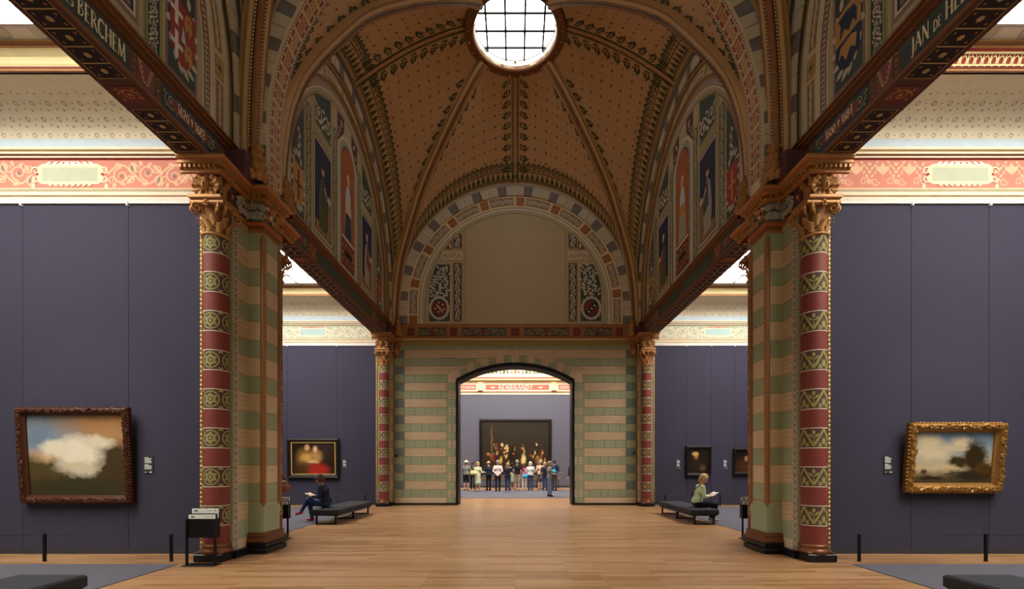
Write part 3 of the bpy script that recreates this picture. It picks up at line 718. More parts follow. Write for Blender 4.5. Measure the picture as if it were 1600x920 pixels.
def corinthian(par, x, y, z0, z1, r, sx, fine=True):
    m = MB(sx); h = z1-z0
    m.lathe([(r*1.02, z0-.05), (r*1.16, z0-.035), (r*1.18, z0-.015), (r*1.02, z0)], (x, y, 0), 24, 'gold'); m.build('astragal', par, True)
    m = MB(sx); m.lathe([(r*.92, z0), (r*.95, z0+.5*h), (r*1.1, z0+.8*h), (r*1.3, z0+.9*h)], (x, y, 0), 20, 'gold_dark'); m.build('bell', par, True)
    m = MB(sx); a = r*1.42
    for q in range(4):
        pass
    P = [(x+a*cx*(1 if t != 1 else .9), y+a*cy) for cx, cy, t in ((-1, -1, 0), (1, -1, 0), (1, 1, 0), (-1, 1, 0))]
    m.bevbox(x-a, x+a, y-a, y+a, z1-.075, z1, 'gold', .02); m.build('abacus', par)
    m = MB(sx)
    for row, (n, zz, ln, rr) in enumerate(((8, z0+.01, .42*h, .97), (8, z0+.22*h, .45*h, 1.0))):
        for i in range(n):
            t = 2*PI*(i+.5*row)/n; o = (math.cos(t), math.sin(t), 0)
            lobed_leaf(m, (x+r*rr*o[0], y+r*rr*o[1], zz), o, (0, 0, 1), ln, r*.72, 'gold', .75)
    m.build('acanthus_leaves', par, True)
    for i in range(4):
        t = PI/4+i*PI/2; ox, oy = math.cos(t), math.sin(t); m = MB(sx)
        for e in (-1, 1):
            px, py = -oy*e*.055, ox*e*.055
            pts = [(x+ox*r*.9+px, y+oy*r*.9+py, z0+.5*h), (x+ox*r*1.1+px, y+oy*r*1.1+py, z0+.72*h)]
            cx_, cz_ = r*1.5, z0+.74*h
            for k in range(15):
                al = 2.3-2*PI*1.35*k/14; rr = .085*(1-.75*k/14)*h/.5
                pts.append((x+ox*(cx_+rr*math.cos(al))+px, y+oy*(cx_+rr*math.cos(al))+py, cz_+rr*math.sin(al)))
            m.tube(pts, .02*h/.5, 'gold', 5)
        m.build('volute', par, True)
        t = i*PI/2; ox, oy = math.cos(t), math.sin(t); m = MB(sx)
        for q in range(6): an = 2*PI*q/6; m.ell((x+ox*a*1.0-oy*.035*math.cos(an), y+oy*a+ox*.035*math.cos(an), z1-.06+.04*math.sin(an)), (.022, .022, .026), 'gold', 5, 4)
        m.ell((x+ox*(a+.02), y+oy*(a+.02), z1-.06), (.02,)*3, 'gold', 5, 4)
        m.build('fleuron', par, True)
def column(x, y, sx, label, motif):
    th = thing('column', label, 'column', (sx*x, y, 0), 'striped columns')
    R = .195
    MB(sx).bevbox(x-.235, x+.235, y-.235, y+.235, 0, .13, 'plinth', .015).build('plinth', th)
    m = MB(sx); m.lathe([(.235, .13), (.25, .15), (.25, .18), (.225, .2), (.215, .22), (.225, .24), (.23, .255), (.215, .275), (R, .285)], (x, y, 0), 28, 'bronze'); m.build('base', th, True)
    m = MB(sx)
    for cx in (-1, 1):
        for cy in (-1, 1): lobed_leaf(m, (x+cx*.15, y+cy*.15, .2), (cx, cy, -.6), (cx*.5, cy*.5, -.45), .12, .1, 'bronze', .3)
    m.build('spur_leaves', th, True)
    z = .285; top = 5.47; per = (top-z)/8
    cyl = lambda u, v, h: (x+(R+h)*np.cos(u/R), y+(R+h)*np.sin(u/R), v)
    n = 32
    for k in range(8):
        zr = z+k*per; zp = zr+per*.468
        m = MB(sx); m.lathe([(R, zr), (R, zp)], (x, y, 0), n, 'oxblood'); m.build('plain_band', th, True)
        m = MB(sx); m.lathe([(R, zp), (R, zr+per)], (x, y, 0), n, 'plum'); bd = m.build('patterned_band', th, True)
        d = Deco(cyl, sx, .0015); hh = per*.532; cz = zp+hh/2
        for zz in (zp+.008, zr+per-.008): d.rect(-PI*R, zz-.007, PI*R, zz+.007, 'pale', 2, 32)
        for q in range(4):
            u = (-2.14 if motif != 'star' else -1.67)*R+(q-1)*PI/2*R
            g = 'olive'
            if motif == 'star':
                d.ring(u, cz, hh*.37, .022, g, 2, 20)
                for fl in (1, -1):
                    T = [(u+hh*.29*math.sin(2*PI*j/3), cz+fl*hh*.29*math.cos(2*PI*j/3)) for j in range(4)]
                    for a, b in zip(T[:-1], T[1:]): d.line(a, b, .022, g, 2)
                d.disc(u, cz, .028, g, 2, 6)
                for e in (-1, 1):
                    for f in (-1, 1): d.leaf(u+e*hh*.47, cz+f*hh*.46, math.atan2(-f, -e), hh*.19, hh*.1, g, 2)
            elif motif == 'flower':
                d.line((u-hh*.44, cz+hh*.42), (u, cz-hh*.38), .036, g, 2, 8); d.line((u, cz-hh*.38), (u+hh*.44, cz+hh*.42), .036, g, 2, 8)
                d.stroke([(u, cz-hh*.3), (u, cz+hh*.1)], .014, g, 2); d.leaf(u, cz+hh*.14, PI/2, hh*.26, hh*.16, g, 3); d.leaf(u-.012, cz+hh*.02, PI/2+.75, hh*.28, hh*.11, g, 2); d.leaf(u+.012, cz+hh*.02, PI/2-.75, hh*.28, hh*.11, g, 2)
                for e in (-1, 1):
                    d.leaf(u+e*hh*.40, cz-hh*.36, PI/2, hh*.4, hh*.13, g, 2); d.leaf(u+e*hh*.36, cz-hh*.38, PI/2+e*.75, hh*.26, hh*.1, g, 2); d.leaf(u+e*hh*.36, cz-hh*.4, PI/2+e*1.35, hh*.22, hh*.09, g, 2)
            else:
                d.ring(u, cz, hh*.36, .024, g, 2, 16); d.rosette(u, cz, hh*.25, 'ochre', g, 3, 5)
                for e in (-1, 1):
                    for f in (-1, 1): d.leaf(u+e*hh*.47, cz+f*hh*.45, math.atan2(-f, -e), hh*.2, hh*.13, g, 2)
        d.build('painted_motif', bd)
    corinthian(th, x, y, top, 5.97, R, sx)
    return th

def cornice_path(path, sx, par, name='cornice'):
    """moulded, dentilled cornice along an open polyline in plan (outside on the left of travel)"""
    P = [Vector((a, b)) for a, b in path]; n = len(P); fr = []; pts = []
    for i, p in enumerate(P):
        d0 = (P[i]-P[i-1]).normalized() if i else (P[1]-P[0]).normalized(); d1 = (P[i+1]-P[i]).normalized() if i < n-1 else d0
        n0 = Vector((-d0.y, d0.x)); n1 = Vector((-d1.y, d1.x)); b = (n0+n1).normalized(); k = 1/max(.3, b.dot(n0))
        pts.append((p.x, p.y, 0)); fr.append(((b.x*k, b.y*k, 0), (0, 0, 1)))
    m = MB(sx); m.sweep(pts, fr, [(0, 6.36), (.03, 6.37), (.03, 6.40), (.05, 6.41), (.05, 6.475), (.10, 6.485), (.10, 6.53), (.13, 6.545), (.15, 6.57), (.15, 6.60), (-.25, 6.60)],
        ['terracotta', 'gold', 'gold', 'gold_dark', 'gold', 'gold', 'terracotta', 'gold', 'gold', 'gold'])
    c = m.build(name, par)
    m = MB(sx)
    for i in range(n-1):
        L_ = (P[i+1]-P[i]).length; d_ = (P[i+1]-P[i]).normalized(); nn = Vector((-d_.y, d_.x)); q = max(1, int(L_/.075))
        for j in range(q):
            c0 = P[i]+d_*(L_*(j+.5)/q)+nn*.07; hw = d_*.02; hd = nn*.025
            V = []
            for zz in (6.415, 6.47):
                for e, f in ((-1, -1), (1, -1), (1, 1), (-1, 1)): w2 = c0+hw*e+hd*f; V.append((w2.x, w2.y, zz))
            m.raw(V, [(0, 1, 2, 3), (4, 7, 6, 5), (0, 4, 5, 1), (1, 5, 6, 2), (2, 6, 7, 3), (3, 7, 4, 0)], 'gold')
    m.build('dentils', c)

def face_block(par, x, y, sx):
    """carved block above the capital: a youthful mask among vine leaves"""
    m = MB(sx); m.bevbox(x-.2, x+.2, y-.2, y+.25, 5.98, 6.36, 'gold_dark', .02); m.bevbox(x-.27, x+.27, y-.27, y+.25, 5.97, 6.04, 'gold', .015); m.build('impost_block', par)
    m = MB(sx); r = random.Random(3)
    for i in range(12):
        an = 2*PI*i/12; cx, cz = .17*math.cos(an), 6.2+.13*math.sin(an); up = Vector((math.cos(an), 0, math.sin(an)))
        lobed_leaf(m, (x+cx*.6, y-.21, 6.2+(cz-6.2)*.6), (0, -1, 0), up, .16, .13, 'gold', .5)
    for i in range(6):
        lobed_leaf(m, (x-.21, y-.15+.09*(i % 3)*1.3, 6.1+.13*(i//3)), (-1, 0, 0), (0, .4*(-1)**i, 1), .17, .13, 'gold', .45)
    for i in range(9): m.ell((x+.2*r.uniform(-1, 1), y-.25, 6.2+.13*r.uniform(-1, 1)), (.022,)*3, 'gold', 5, 4)
    m.build('carved_foliage', par, True)
    m = MB(sx); m.ell((x, y-.23, 6.2), (.075, .07, .1), 'gold', 10, 8); m.ell((x, y-.3, 6.19), (.014, .02, .03), 'gold', 6, 5); m.ell((x, y-.293, 6.15), (.03, .012, .009), 'gold_dark', 6, 4)
    for e in (-1, 1): m.ell((x+e*.03, y-.288, 6.215), (.016, .01, .009), 'gold_dark', 6, 4); m.ell((x+e*.07, y-.2, 6.2), (.02, .03, .06), 'gold', 6, 5)
    m.ell((x, y-.22, 6.29), (.085, .07, .04), 'gold', 8, 5)
    m.build('carved_mask', par, True)

# ------------------------------------------------------------------ piers
def pier(k, s, nm):
    yp = YP[k]; far = k == 1
    th = structure('wall_pier_%s' % nm, 'green and cream striped pier on the %s, %s' % (nm, 'beside the doorway wall' if far else 'in the foreground'))
    yA, yB = yp-.80, (Y2 if far else yp+.80)
    X0, X1 = 4.86, 5.40
    MB(s).box(X0+.006, X1-.006, yA+.006, yB-.006, 0, 6.4, 'joint').build('masonry_core', th)
    MB(s).box(X0-.06, X1+.02, yA-.02, yB, 0, .13, 'plinth').build('plinth', th)
    ys = [(yA, yp-.33)] if not far else [(yA, yB)]
    if not far: ys.append((yp+.33, yB))
    # side courses between column and pilaster
    for (a, b) in ys:
        for q in range(20):
            g = q % 2 == 0
            z0 = .30+.652*(q//2) if g else .615+.652*(q//2); z1 = z0+(.315 if g else .337)
            if z0 > 5.9: continue
            z1 = min(z1, 5.95)
            if not g and not far:
                o = MB(s).bevbox(X0, X0+.05, a, b, z0+.004, z1-.004, 'brick_yz', .003).build('brick_panel', th)
            else:
                o = MB(s).bevbox(X0, X0+.05, a, b, z0+.004, z1-.004, 'green' if g else 'cream', .003).build('stone_block', th)
        MB(s).bevbox(X0, X0+.05, a, b, .13, .30, 'cream', .003).build('stone_block', th)
    # front face beside the column: cream strip, gilt rope, lace strip on the inner arris
    MB(s).box(X0, X1, yA-.004, yA+.03, .13, 5.95, 'sage').build('pier_front', th)
    m = MB(s); pts = []
    for i in range(0, 201): z = .15+5.8*i/200; pts.append((X1-.025, yA-.02, z))
    m.tube(pts[::20], .022, 'gold', 8); rp = m.build('rope_moulding', th, True)
    m = MB(s)
    for i in range(75): z = .2+.077*i; m.ell((X1-.025, yA-.024, z), (.03, .026, .034), 'gilt', 6, 4, Matrix.Rotation(.6, 3, 'Y'))
    m.build('rope_strands', rp, True)
    d = Deco(lambda u, v, h: (np.full_like(u, X0)-h, u, v), s)
    d.rect(yA, .16, yA+.15, 5.9, 'plum', 1)
    for i in range(46):
        z = .22+.124*i; c = yA+.075
        d.ring(c, z, .045, .014, 'pale', 2, 8); d.leaf(c, z-.02, PI/2, .06, .035, 'pale', 2); d.leaf(yA+.012, z+.06, 0, .05, .03, 'pale', 2); d.leaf(yA+.138, z+.06, PI, .05, .03, 'pale', 2)
    for u in (yA+.008, yA+.142): d.stroke([(u, .16), (u, 5.9)], .014, 'pale', 2)
    d.build('lace_strip', th)
    # frieze with leaves between the mouldings
    MB(s).box(X0-.03, X1, yA, yB, 5.93, 6.0, 'terracotta').build('string_moulding', th)
    for (a, b) in ys:
        MB(s).box(X0-.01, X1, a+.12, b, 6.0, 6.37, 'plum').build('frieze_block', th)
        m = MB(s); vine(m, a+.1, b, X0-.012, 6.02, 6.36, 'stone_grey', 14, 5, 'y'); m.build('carved_vine', th, True)
    if not far:
        # pilaster carrying the transverse arch
        p0, p1, q0, q1 = 4.58, 4.9, yp-.33, yp+.22
        MB(s).box(p0+.006, p1, q0+.006, q1-.006, 0, 6.4, 'joint').build('pilaster_core', th)
        MB(s).bevbox(p0-.10, p1, q0-.10, q1+.10, 0, .10, 'plinth', .02).build('plinth', th); MB(s).bevbox(p0-.07, p1, q0-.07, q1+.07, .10, .2, 'plinth', .02).build('plinth', th)
        m = MB(s); m.sweep([(p1, q0, 0), (p0, q0, 0), (p0, q1, 0), (p1, q1, 0)], [((0, -1, 0), (0, 0, 1)), ((-1, -1, 0), (0, 0, 1)), ((-1, 1, 0), (0, 0, 1)), ((0, 1, 0), (0, 0, 1))], [(.07, .2), (.075, .23), (.05, .25), (.04, .29), (.05, .31), (.045, .335), (.02, .36), (0, .37)], 'bronze'); m.build('base_moulding', th)
        for q in range(20):
            g = q % 2 == 0
            z0 = .30+.652*(q//2) if g else .615+.652*(q//2); z1 = z0+(.315 if g else .337)
            if q == 0: z0, z1 = .37, .94
            if q == 1: continue
            if z0 > 5.8: continue
            z1 = min(z1, 5.93)
            MB(s).bevbox(p0, p1, q0, q1, z0+.004, z1-.004, 'green' if g else 'cream', .004).build('stone_block', th)
        for yy in (q0, q1):
            m = MB(s); m.lathe([(.002, .82), (.05, .93), (.05, 5.72), (.002, 5.83)], (p0+.012, yy+(.012 if yy == q0 else -.012), 0), 12, 'copper'); rd = m.build('corner_reed', th, True)
            m = MB(s)
            for i in range(60): m.ell((p0-.034, yy, .98+.079*i), (.012, .02, .03), 'gold', 5, 4)
            m.build('reed_beads', rd, True)
        MB(s).box(p0-.02, p1, q0-.02, q1+.02, 5.88, 5.93, 'gold_dark').build('necking', th)
        m = MB(s); m.sweep([(p1, q0, 0), (p0, q0, 0), (p0, q1, 0), (p1, q1, 0)], [((0, -1, 0), (0, 0, 1)), ((-1, -1, 0), (0, 0, 1)), ((-1, 1, 0), (0, 0, 1)), ((0, 1, 0), (0, 0, 1))], [(0, 5.93), (.04, 5.95), (.06, 6.0), (.03, 6.02), (.03, 6.37)], ['terracotta', 'terracotta', 'gold_dark', 'stone_dark']); m.build('capital_block', th)
        m = MB(s); vine(m, p0-.02, p1-.02, q0-.045, 6.0, 6.38, 'stone_grey', 12, 9, 'x', depth=.08); vine(m, q0, q1, p0-.045, 6.0, 6.38, 'gold', 14, 11, 'y'); m.build('carved_vine', th, True)
        path = [(5.45, yA-.40), (X0-.03, yA-.40), (X0-.03, q0-.05), (p0-.03, q0-.05), (p0-.03, q1+.05), (X0-.03, q1+.05), (X0-.03, yB+.40), (5.45, yB+.40)]
    else:
        path = [(5.45, yA-.40), (X0-.03, yA-.40), (X0-.03, Y2-.12), (4.55, Y2-.12), (4.55, Y2+.02)]
        # pendant corbel in the corner
        m = MB(s); m.lathe([(.02, 5.82), (.07, 5.9), (.12, 6.05), (.15, 6.2), (.19, 6.37)], (4.72, Y2-.03, 0), 14, 'gold_dark'); cb = m.build('pendant_corbel', th, True)
        m = MB(s)
        for i in range(10): t = PI+PI*i/9; o_ = (math.cos(t), math.sin(t), 0); lobed_leaf(m, (4.72+.1*o_[0], Y2-.03+.1*o_[1], 5.96+.16*(i % 2)), o_, (0, 0, 1), .22, .12, 'gold', .6)
        m.build('corbel_leaves', cb, True)
    cornice_path([(x, y) for x, y in path], s, th)
    m = MB(s)
    if not far: m.box(4.62, 5.45, yA-.05, yB+.05, 6.59, 7.0, 'plum')
    else: m.box(4.75, 5.45, yA-.05, Y2+.1, 6.59, 7.0, 'plum')
    m.build('springer_block', th)
    # leaf corbels from which the vault ribs rise
    for e in ((-1, 1) if not far else (-1,)):
        cx, cy = 4.60, (yp-.52 if not far else Y2-.22) if e < 0 else yp+.50
        m = MB(s); m.lathe([(.17, 6.60), (.15, 6.72), (.11, 6.9), (.08, 7.1), (.05, 7.35)], (cx, cy, 0), 12, 'gold_dark'); cb = m.build('rib_corbel', th, True)
        m = MB(s)
        for row in range(4):
            for i in range(8):
                t = 2*PI*(i+.5*(row % 2))/8; o_ = (math.cos(t), math.sin(t), 0); rr = .15-.028*row
                lobed_leaf(m, (cx+rr*o_[0], cy+rr*o_[1], 6.60+.17*row), o_, (0, 0, 1), .22-.015*row, .15, 'gold', .7)
        m.build('corbel_leaves', cb, True)
    face_block(th, 5.08, yA-.14, s); MB(s).box(X0-.01, X1, yA-.1, yA+.2, 6.0, 6.37, 'plum').build('frieze_block', th)
    column(5.07, yp-.90, s, '%s striped column with %s' % (('tall foreground %s' if not far else 'distant %s') % nm, {('left', 0): 'gold star bands', ('right', 0): 'gold flower bands', ('left', 1): 'flower bands beside the doorway wall', ('right', 1): 'rosette bands beside the doorway wall'}[(nm, k)]), {('left', 0): 'star', ('right', 0): 'flower', ('left', 1): 'flower', ('right', 1): 'rosette'}[(nm, k)])
    if not far: column(5.07, yp+.90, s, 'striped column half hidden behind the foreground %s pier' % nm, 'flower')

# ------------------------------------------------------------------ beams over the side openings
def beam(k, s, nm):
    yc = YC[k]; a, b = yc-4.62, yc+4.62
    X0, X1, Z0, Z1 = 4.95, 5.45, 6.60, 7.16
    th = thing('ceiling_beam', 'dark painted beam with coffered underside over the %s %s alcove opening' % (('near', 'far')[k], nm), 'beam', (s*5.2, yc, Z0), 'painted beams over the alcoves')
    MB(s).box(X0, X1, a, b, Z0, Z1, 'beam_face').build('beam_body', th)
    m = MB(s); m.sweep([(X0, a, Z1-.16), (X0, b, Z1-.16)], [((-1, 0, 0), (0, 0, 1))]*2, [(0, 0), (.03, .02), (.03, .05), (.07, .09), (.07, .12), (.10, .14), (.10, .17), (0, .18)], ['brown', 'brown_mid', 'brown', 'terracotta', 'brown', 'brown_mid', 'brown']); tm = m.build('top_moulding', th)
    m = MB(s); m.box(X0-.02, X0, a, b, Z0, Z0+.035, 'brown_mid'); m.build('bottom_fillet', th)
    F = lambda u, v, h: (np.full_like(u, X0)-h-.002, u, v)
    z0, z1 = Z0+.05, Z1-.175
    lay = [(-3.92, -2.74, 'date'), (-2.58, -2.32, 'red'), (-2.2, -.12, 'name'), (.12, 2.2, 'name'), (2.32, 2.58, 'red'), (2.74, 3.92, 'date')]
    if k == 0: lay = lay[3:]
    for (u0, u1, kd) in lay:
        u0 += yc; u1 += yc; d = Deco(F, s, .002)
        if kd == 'name':
            d.rect(u0, z0, u1, z1, 'slate', 1); d.frame(u0, z0, u1, z1, .015, 'brown', 2)
            r = random.Random(int(u0*10))
            for _ in range(26): uu, vv = r.uniform(u0+.1, u1-.1), r.uniform(z0+.06, z1-.06); d.leaf(uu, vv, r.uniform(0, 6.3), .12, .03, 'slate_blue', 2)
            if k == 0:
                if s < 0: text(d, 'es BERCHEM', u1-.07-.56*text_width('es BERCHEM', .2), z0+.07, .2, 'letter', 4, .10, .56)
                else: text(d, 'JAN de HEEM', u1-.17, z0+.07, .2, 'letter', 4, .10, -.56)
            else:
                for i in range(6): d.scroll(u0+.1+.3*i, z0+.08, u0+.38+.3*i, z1-.08, 'olive_dark', 3, .02)
        elif kd == 'red':
            d.rect(u0, z0, u1, z1, 'oxblood', 1); c = (u0+u1)/2
            for e in (-1, 1):
                for i in range(5): d.leaf(c+e*(.03+.018*i), z0+.05+.055*i, PI/2-e*.6, .06, .03, 'ochre', 2); d.leaf(c+e*(.03+.018*i), z0+.04+.055*i, PI/2+e*.5, .05, .025, 'tan', 2)
        else:
            d.rect(u0, z0, u1, z1, 'slate_blue', 1); d.scroll(u0+.03, z0+.03, u1-.03, z1-.03, 'olive', 2, .022, 'ochre')
            c = (u0+u1)/2; d.P([(c-.42, (z0+z1)/2), (c-.34, z0+.07), (c+.34, z0+.07), (c+.42, (z0+z1)/2), (c+.34, z1-.07), (c-.34, z1-.07)], 'oxblood', 3)
            if k == 0:
                if s < 0: text(d, '1620 + 1683', c-.3, z0+.11, .135, 'letter', 5, .04, .75)
                else: text(d, '1600 + 1684', c+.3, z0+.11, .135, 'letter', 5, .04, -.75)
        d.build({'name': 'name_panel', 'red': 'wreath_panel', 'date': 'date_panel'}[kd], th)
    m = MB(s)
    for u in (-2.66, -2.26, 2.26, 2.66):
        for i in range(4): m.ell((X0-.004, yc+u, z0+.05+.08*i), (.014, .016, .016), 'ochre', 6, 4)
    m.build('studs', th)
    # coffers underneath
    us = [(2.75+.22*i, 2.75+.22*(i+1), 'd') for i in range(4)]+[(2.35, 2.63, 'r')]+[(2.23-.23*(i+1), 2.23-.23*i, 'd') for i in range(9)]
    for sg in (1, -1):
        if k == 0 and sg < 0: continue
        for (u0, u1, kd) in us:
            u0, u1 = sorted((sg*u0, sg*u1)); y0, y1 = yc+u0+.002, yc+u1-.002; xa, xb = X0+.07, X1-.07
            m = MB(s); cm = 'coffer' if kd == 'd' else 'oxblood'
            m.box(xa, xb, y0, y1, Z0-.004, Z0+.02, cm)
            t = .005; e = 'tan' if kd == 'd' else 'brown_mid'
            m.box(xa, xb, y0, y0+t, Z0-.008, Z0, e); m.box(xa, xb, y1-t, y1, Z0-.008, Z0, e); m.box(xa, xa+t, y0, y1, Z0-.008, Z0, e); m.box(xb-t, xb, y0, y1, Z0-.008, Z0, e)
            c = m.build('coffer_panel', th)
            m = MB(s); cx, cy = (xa+xb)/2, (y0+y1)/2
            d = Deco(lambda u, v, h: (u, v, np.full_like(u, Z0-.004)-h), s, .003)
            if kd == 'd':
                d.rosette(cx, cy, .045, 'tan', 'ochre', 1, 8)
                for ex in (-1, 1):
                    for ey in (-1, 1): d.disc(cx+ex*.12, cy+ey*.06, .018, 'terracotta', 1, 6)
            else: d.scroll(xa+.03, y0+.02, xb-.03, y1-.02, 'ochre', 1, .015)
            d.build('painted_rosette', c)

# ------------------------------------------------------------------ side lunettes
def lunette(k, s, nm):
    yc = YC[k]; X = 4.98; kz = 1.06
    th = structure('wall_upper_%s' % nm, 'painted lunette wall above the %s %s alcove' % (('near', 'far')[k], nm))
    MB(s).poly([(X, yc+u, z) for u, z in half_disc(4.75, 8., 7.0, kz)], 'field').build('plaster_field', th)
    MB(s).box(X+.03, X+.36, yc-4.7, yc+4.7, 7.1, 13.2, 'field').build('wall_core', th)
    F = lambda u, v, h: (np.full_like(u, X)-h, u+yc, v)
    base = lambda x, z, h: (np.full_like(x, X)-h, x+yc, z)
    M_, T_ = arc_map(8., kz, 7.16, base)
    # deep outer reveal with voussoirs, then two roll mouldings
    n = 60; path = [(-4.3, 7.1)]+[(-4.3*math.cos(a), 8+kz*4.3*math.sin(a)) for a in np.linspace(0, PI, n)]+[(4.3, 7.1)]
    m = MB(s); P = []
    for q, (u, z) in enumerate(path):
        a = 0 if q == 0 else PI if q == len(path)-1 else PI*(q-1)/(n-1); cu, cz = -math.cos(a), math.sin(a)
        P.append([(X-.10, yc+u, z), (X-.10, yc+u+cu*.5, z+cz*.5), (X-.4, yc+u+cu*.5, z+cz*.5)])
    m.grid(P, 'stone_grey'); m.build('arch_reveal', th)
    M2, _ = arc_map(8., kz, 7.16, lambda x, z, h: (np.full_like(x, X-.10)-h, x+yc, z))
    voussoir_ring(M2, T_, 4.31, 4.56, th, s, 48, .03)
    for R, mt, rr in ((4.24, 'tan_dark', .045), (3.86, 'tan_dark', .035)):
        if k == 0: continue
        pts = [(X-.05, yc-R, 7.16)]+[(X-.05, yc-R*math.cos(a), 8+kz*R*math.sin(a)) for a in np.linspace(0, PI, 60)]+[(X-.05, yc+R, 7.16)]
        MB(s).tube(pts, rr, mt, 8).build('roll_moulding', th, True)
    d = Deco(F, s); ring_deco(d, 3.62, 4.3, 'ivory', 1, 8., kz); d.build('painted_border', th)
    ring_panels(M_, T_, 3.90, 4.20, th, s, 1.25, ('mauve', 'tan'))
    d = Deco(M_, s); bead_ring(d, M_, T_, 3.73, 'stone_dark', 'oxblood', .09); d.build('painted_bead_border', th)
    RF = 3.6
    ztop = lambda u: 8+kz*math.sqrt(max(RF*RF-u*u, 0))-.08
    def scroll_panel(u0, u1, z0, z1, bg='slate_blue', fg='ivory', slant=False):
        d = Deco(F, s)
        za, zb = (min(z1, ztop(u0)), min(z1, ztop(u1))) if slant else (z1, z1)
        d.P([(u0, z0), (u1, z0), (u1, zb), (u0, za)], bg, 1); d.scroll(u0+.02, z0+.03, u1-.02, min(za, zb)-.03, fg, 2, None, dens=.75)
        d.stroke([(u0, z0), (u1, z0), (u1, zb), (u0, za), (u0, z0)], .035, 'olive', 3); d.build('painted_scroll_panel', th)
    for e in (-1, 1):
        if k == 0 and e < 0: continue
        S = lambda a, b: tuple(sorted((e*a, e*b)))
        scroll_panel(*S(.86, 1.10), 7.3, min(ztop(1.1), 10.9)); scroll_panel(*S(2.5, 2.74), 7.3, ztop(2.76)-.05)
        # figure mural
        u0, u1 = S(1.28, 2.28); d = Deco(F, s)
        d.rect(u0-.1, 7.4, u1+.1, 9.86, 'mauve', 1); d.rect(u0-.04, 7.46, u1+.04, 9.8, 'pale', 2); d.rect(u0, 7.5, u1, 9.76, 'navy', 3)
        c = (u0+u1)/2; R_ = (s*e > 0)
        robe = ('c_beige', 'olive_dark', 'brown_mid', 'stone_grey')[(k+e+s+2) % 4]
        d.P([(u0+.05, 7.52), (u1-.05, 7.52), (u1-.05, 7.72), (u0+.05, 7.8)], 'tan_dark', 4)
        d.P([(c-.25, 7.66), (c+.2, 7.62), (c+.26, 8.2), (c+.16, 8.75), (c-.02, 9.05), (c-.2, 8.85), (c-.3, 8.3)], robe, 5)
        d.P([(c-.1, 8.3), (c+.24, 8.1), (c+.12, 8.85), (c-.06, 8.95)], 'oxblood' if e > 0 else 'slate', 6)
        d.disc(c-.04, 9.17, .1, 'skin', 6, 10, .13); d.disc(c-.06, 9.25, .1, 'stone_white' if e > 0 else 'hair_brown', 7, 10, .07)
        d.stroke([(c+.05, 8.8), (c+.26, 8.55), (c+.36, 8.7)], .08, 'skin', 6); d.P([(c+.26, 7.66), (c+.44, 7.66), (c+.44, 8.5), (c+.3, 8.5)], 'tan_dark', 5)
        d.disc(c+.36, 8.6, .09, 'stone_white', 6, 8, .12)
        d.build('figure_mural', th, 'painted blue panel with a robed figure')
        scroll_panel(u0, u1, 10.16, 11.4, 'slate', 'stone_white', True); scroll_panel(u0, u1, 9.93, 10.08, 'ivory', 'olive_dark')
        d = Deco(F, s)
        for uu in (.82, 1.14, 2.36, 2.46, 2.78): d.stroke([(e*uu, 7.24), (e*uu, ztop(uu))], .025, 'olive', 1)
        d.stroke([(e*q, ztop(q)) for q in np.linspace(0, 3.5, 30)], .03, 'olive', 1); d.stroke([(e*q, ztop(q)-.06) for q in np.linspace(0, 3.48, 30)], .02, 'oxblood', 1); d.stroke([(0, 7.22), (e*3.55, 7.22)], .04, 'olive', 1)
        d.build('painted_line', th)
        d = Deco(F, s); d.P([(e*.3, 11.25), (e*.8, 10.7), (e*.8, ztop(.8)-.1), (e*.3, ztop(.3)-.1)], 'plum', 1); d.leaf(e*.45, 11.25, PI/2-e*.5, .26, .12, 'stone_white', 2); d.spiral(e*.65, 11.1, .1, 0, 1.2, .03, 'stone_white', 2); d.leaf(e*.72, 10.85, PI/2, .16, .07, 'stone_white', 2); d.build('painted_spandrel', th)
        # shield panel at the end
        u0, u1 = S(2.84, 3.5); d = Deco(F, s)
        q = [(u, ztop(u)-.12) for u in np.linspace(u0, u1, 6)]
        d.P([(u0, 7.3), (u1, 7.3)]+q[::-1], 'mauve', 1)
        q = [(u, ztop(u)-.2) for u in np.linspace(u0+.05, u1-.05, 6)]
        d.P([(u0+.05, 7.36), (u1-.05, 7.36)]+q[::-1], 'slate', 2)
        c = e*3.17; ZS = 8.12
        for i in range(16): a = 2*PI*i/16; d.leaf(c+.2*math.cos(a), 8.12+.55*math.sin(a), a+.8, .2, .1, 'stone_white', 3)
        for i in range(6): d.leaf(c-.05*e+.08*(-1)**i, 8.75+.1*i, PI/2+.6*(-1)**i, .16, .08, 'stone_white', 3)
        d.stroke([(c-.1, 8.9), (c-.02*e, 9.2)], .05, 'oxblood', 4)
        T = lambda q: [(c+a*1.4, 8.02+b*1.15) for a, b in q]        # shield outline in units of its own
        out = [(-.19, .42), (.19, .38), (.19, -.1), (.12, -.34), (-.02, -.42), (-.17, -.28)]
        if k == 0 and s < 0:
            d.P(T(out), 'red', 4)
            for az in (.22, -.2):
                d.P(T([(-.115, az-.17), (-.065, az-.17), (-.065, az+.17), (-.115, az+.17)]), 'white_paint', 5); d.P(T([(-.18, az-.03), (0, az-.03), (0, az+.03), (-.18, az+.03)]), 'white_paint', 6)
            for az in (.2, -.2):
                for q in ([(.04, -.12), (.1, -.02), (.06, .14), (.02, .02)], [(.1, -.15), (.15, -.02), (.12, .12), (.08, .0)], [(.03, .08), (.16, .1), (.1, .16)]): d.P(T([(a, b+az) for a, b in q]), 'ochre', 5)
            d.P(T([(-.03, -.1), (.05, -.1), (.0, .12)]), 'sky_blue', 7)
        elif k == 0:
            d.P(T(out), 'navy', 4); d.P(T([(-.19, .0), (.19, .0), (.19, .38), (-.19, .42)]), 'ochre', 5)
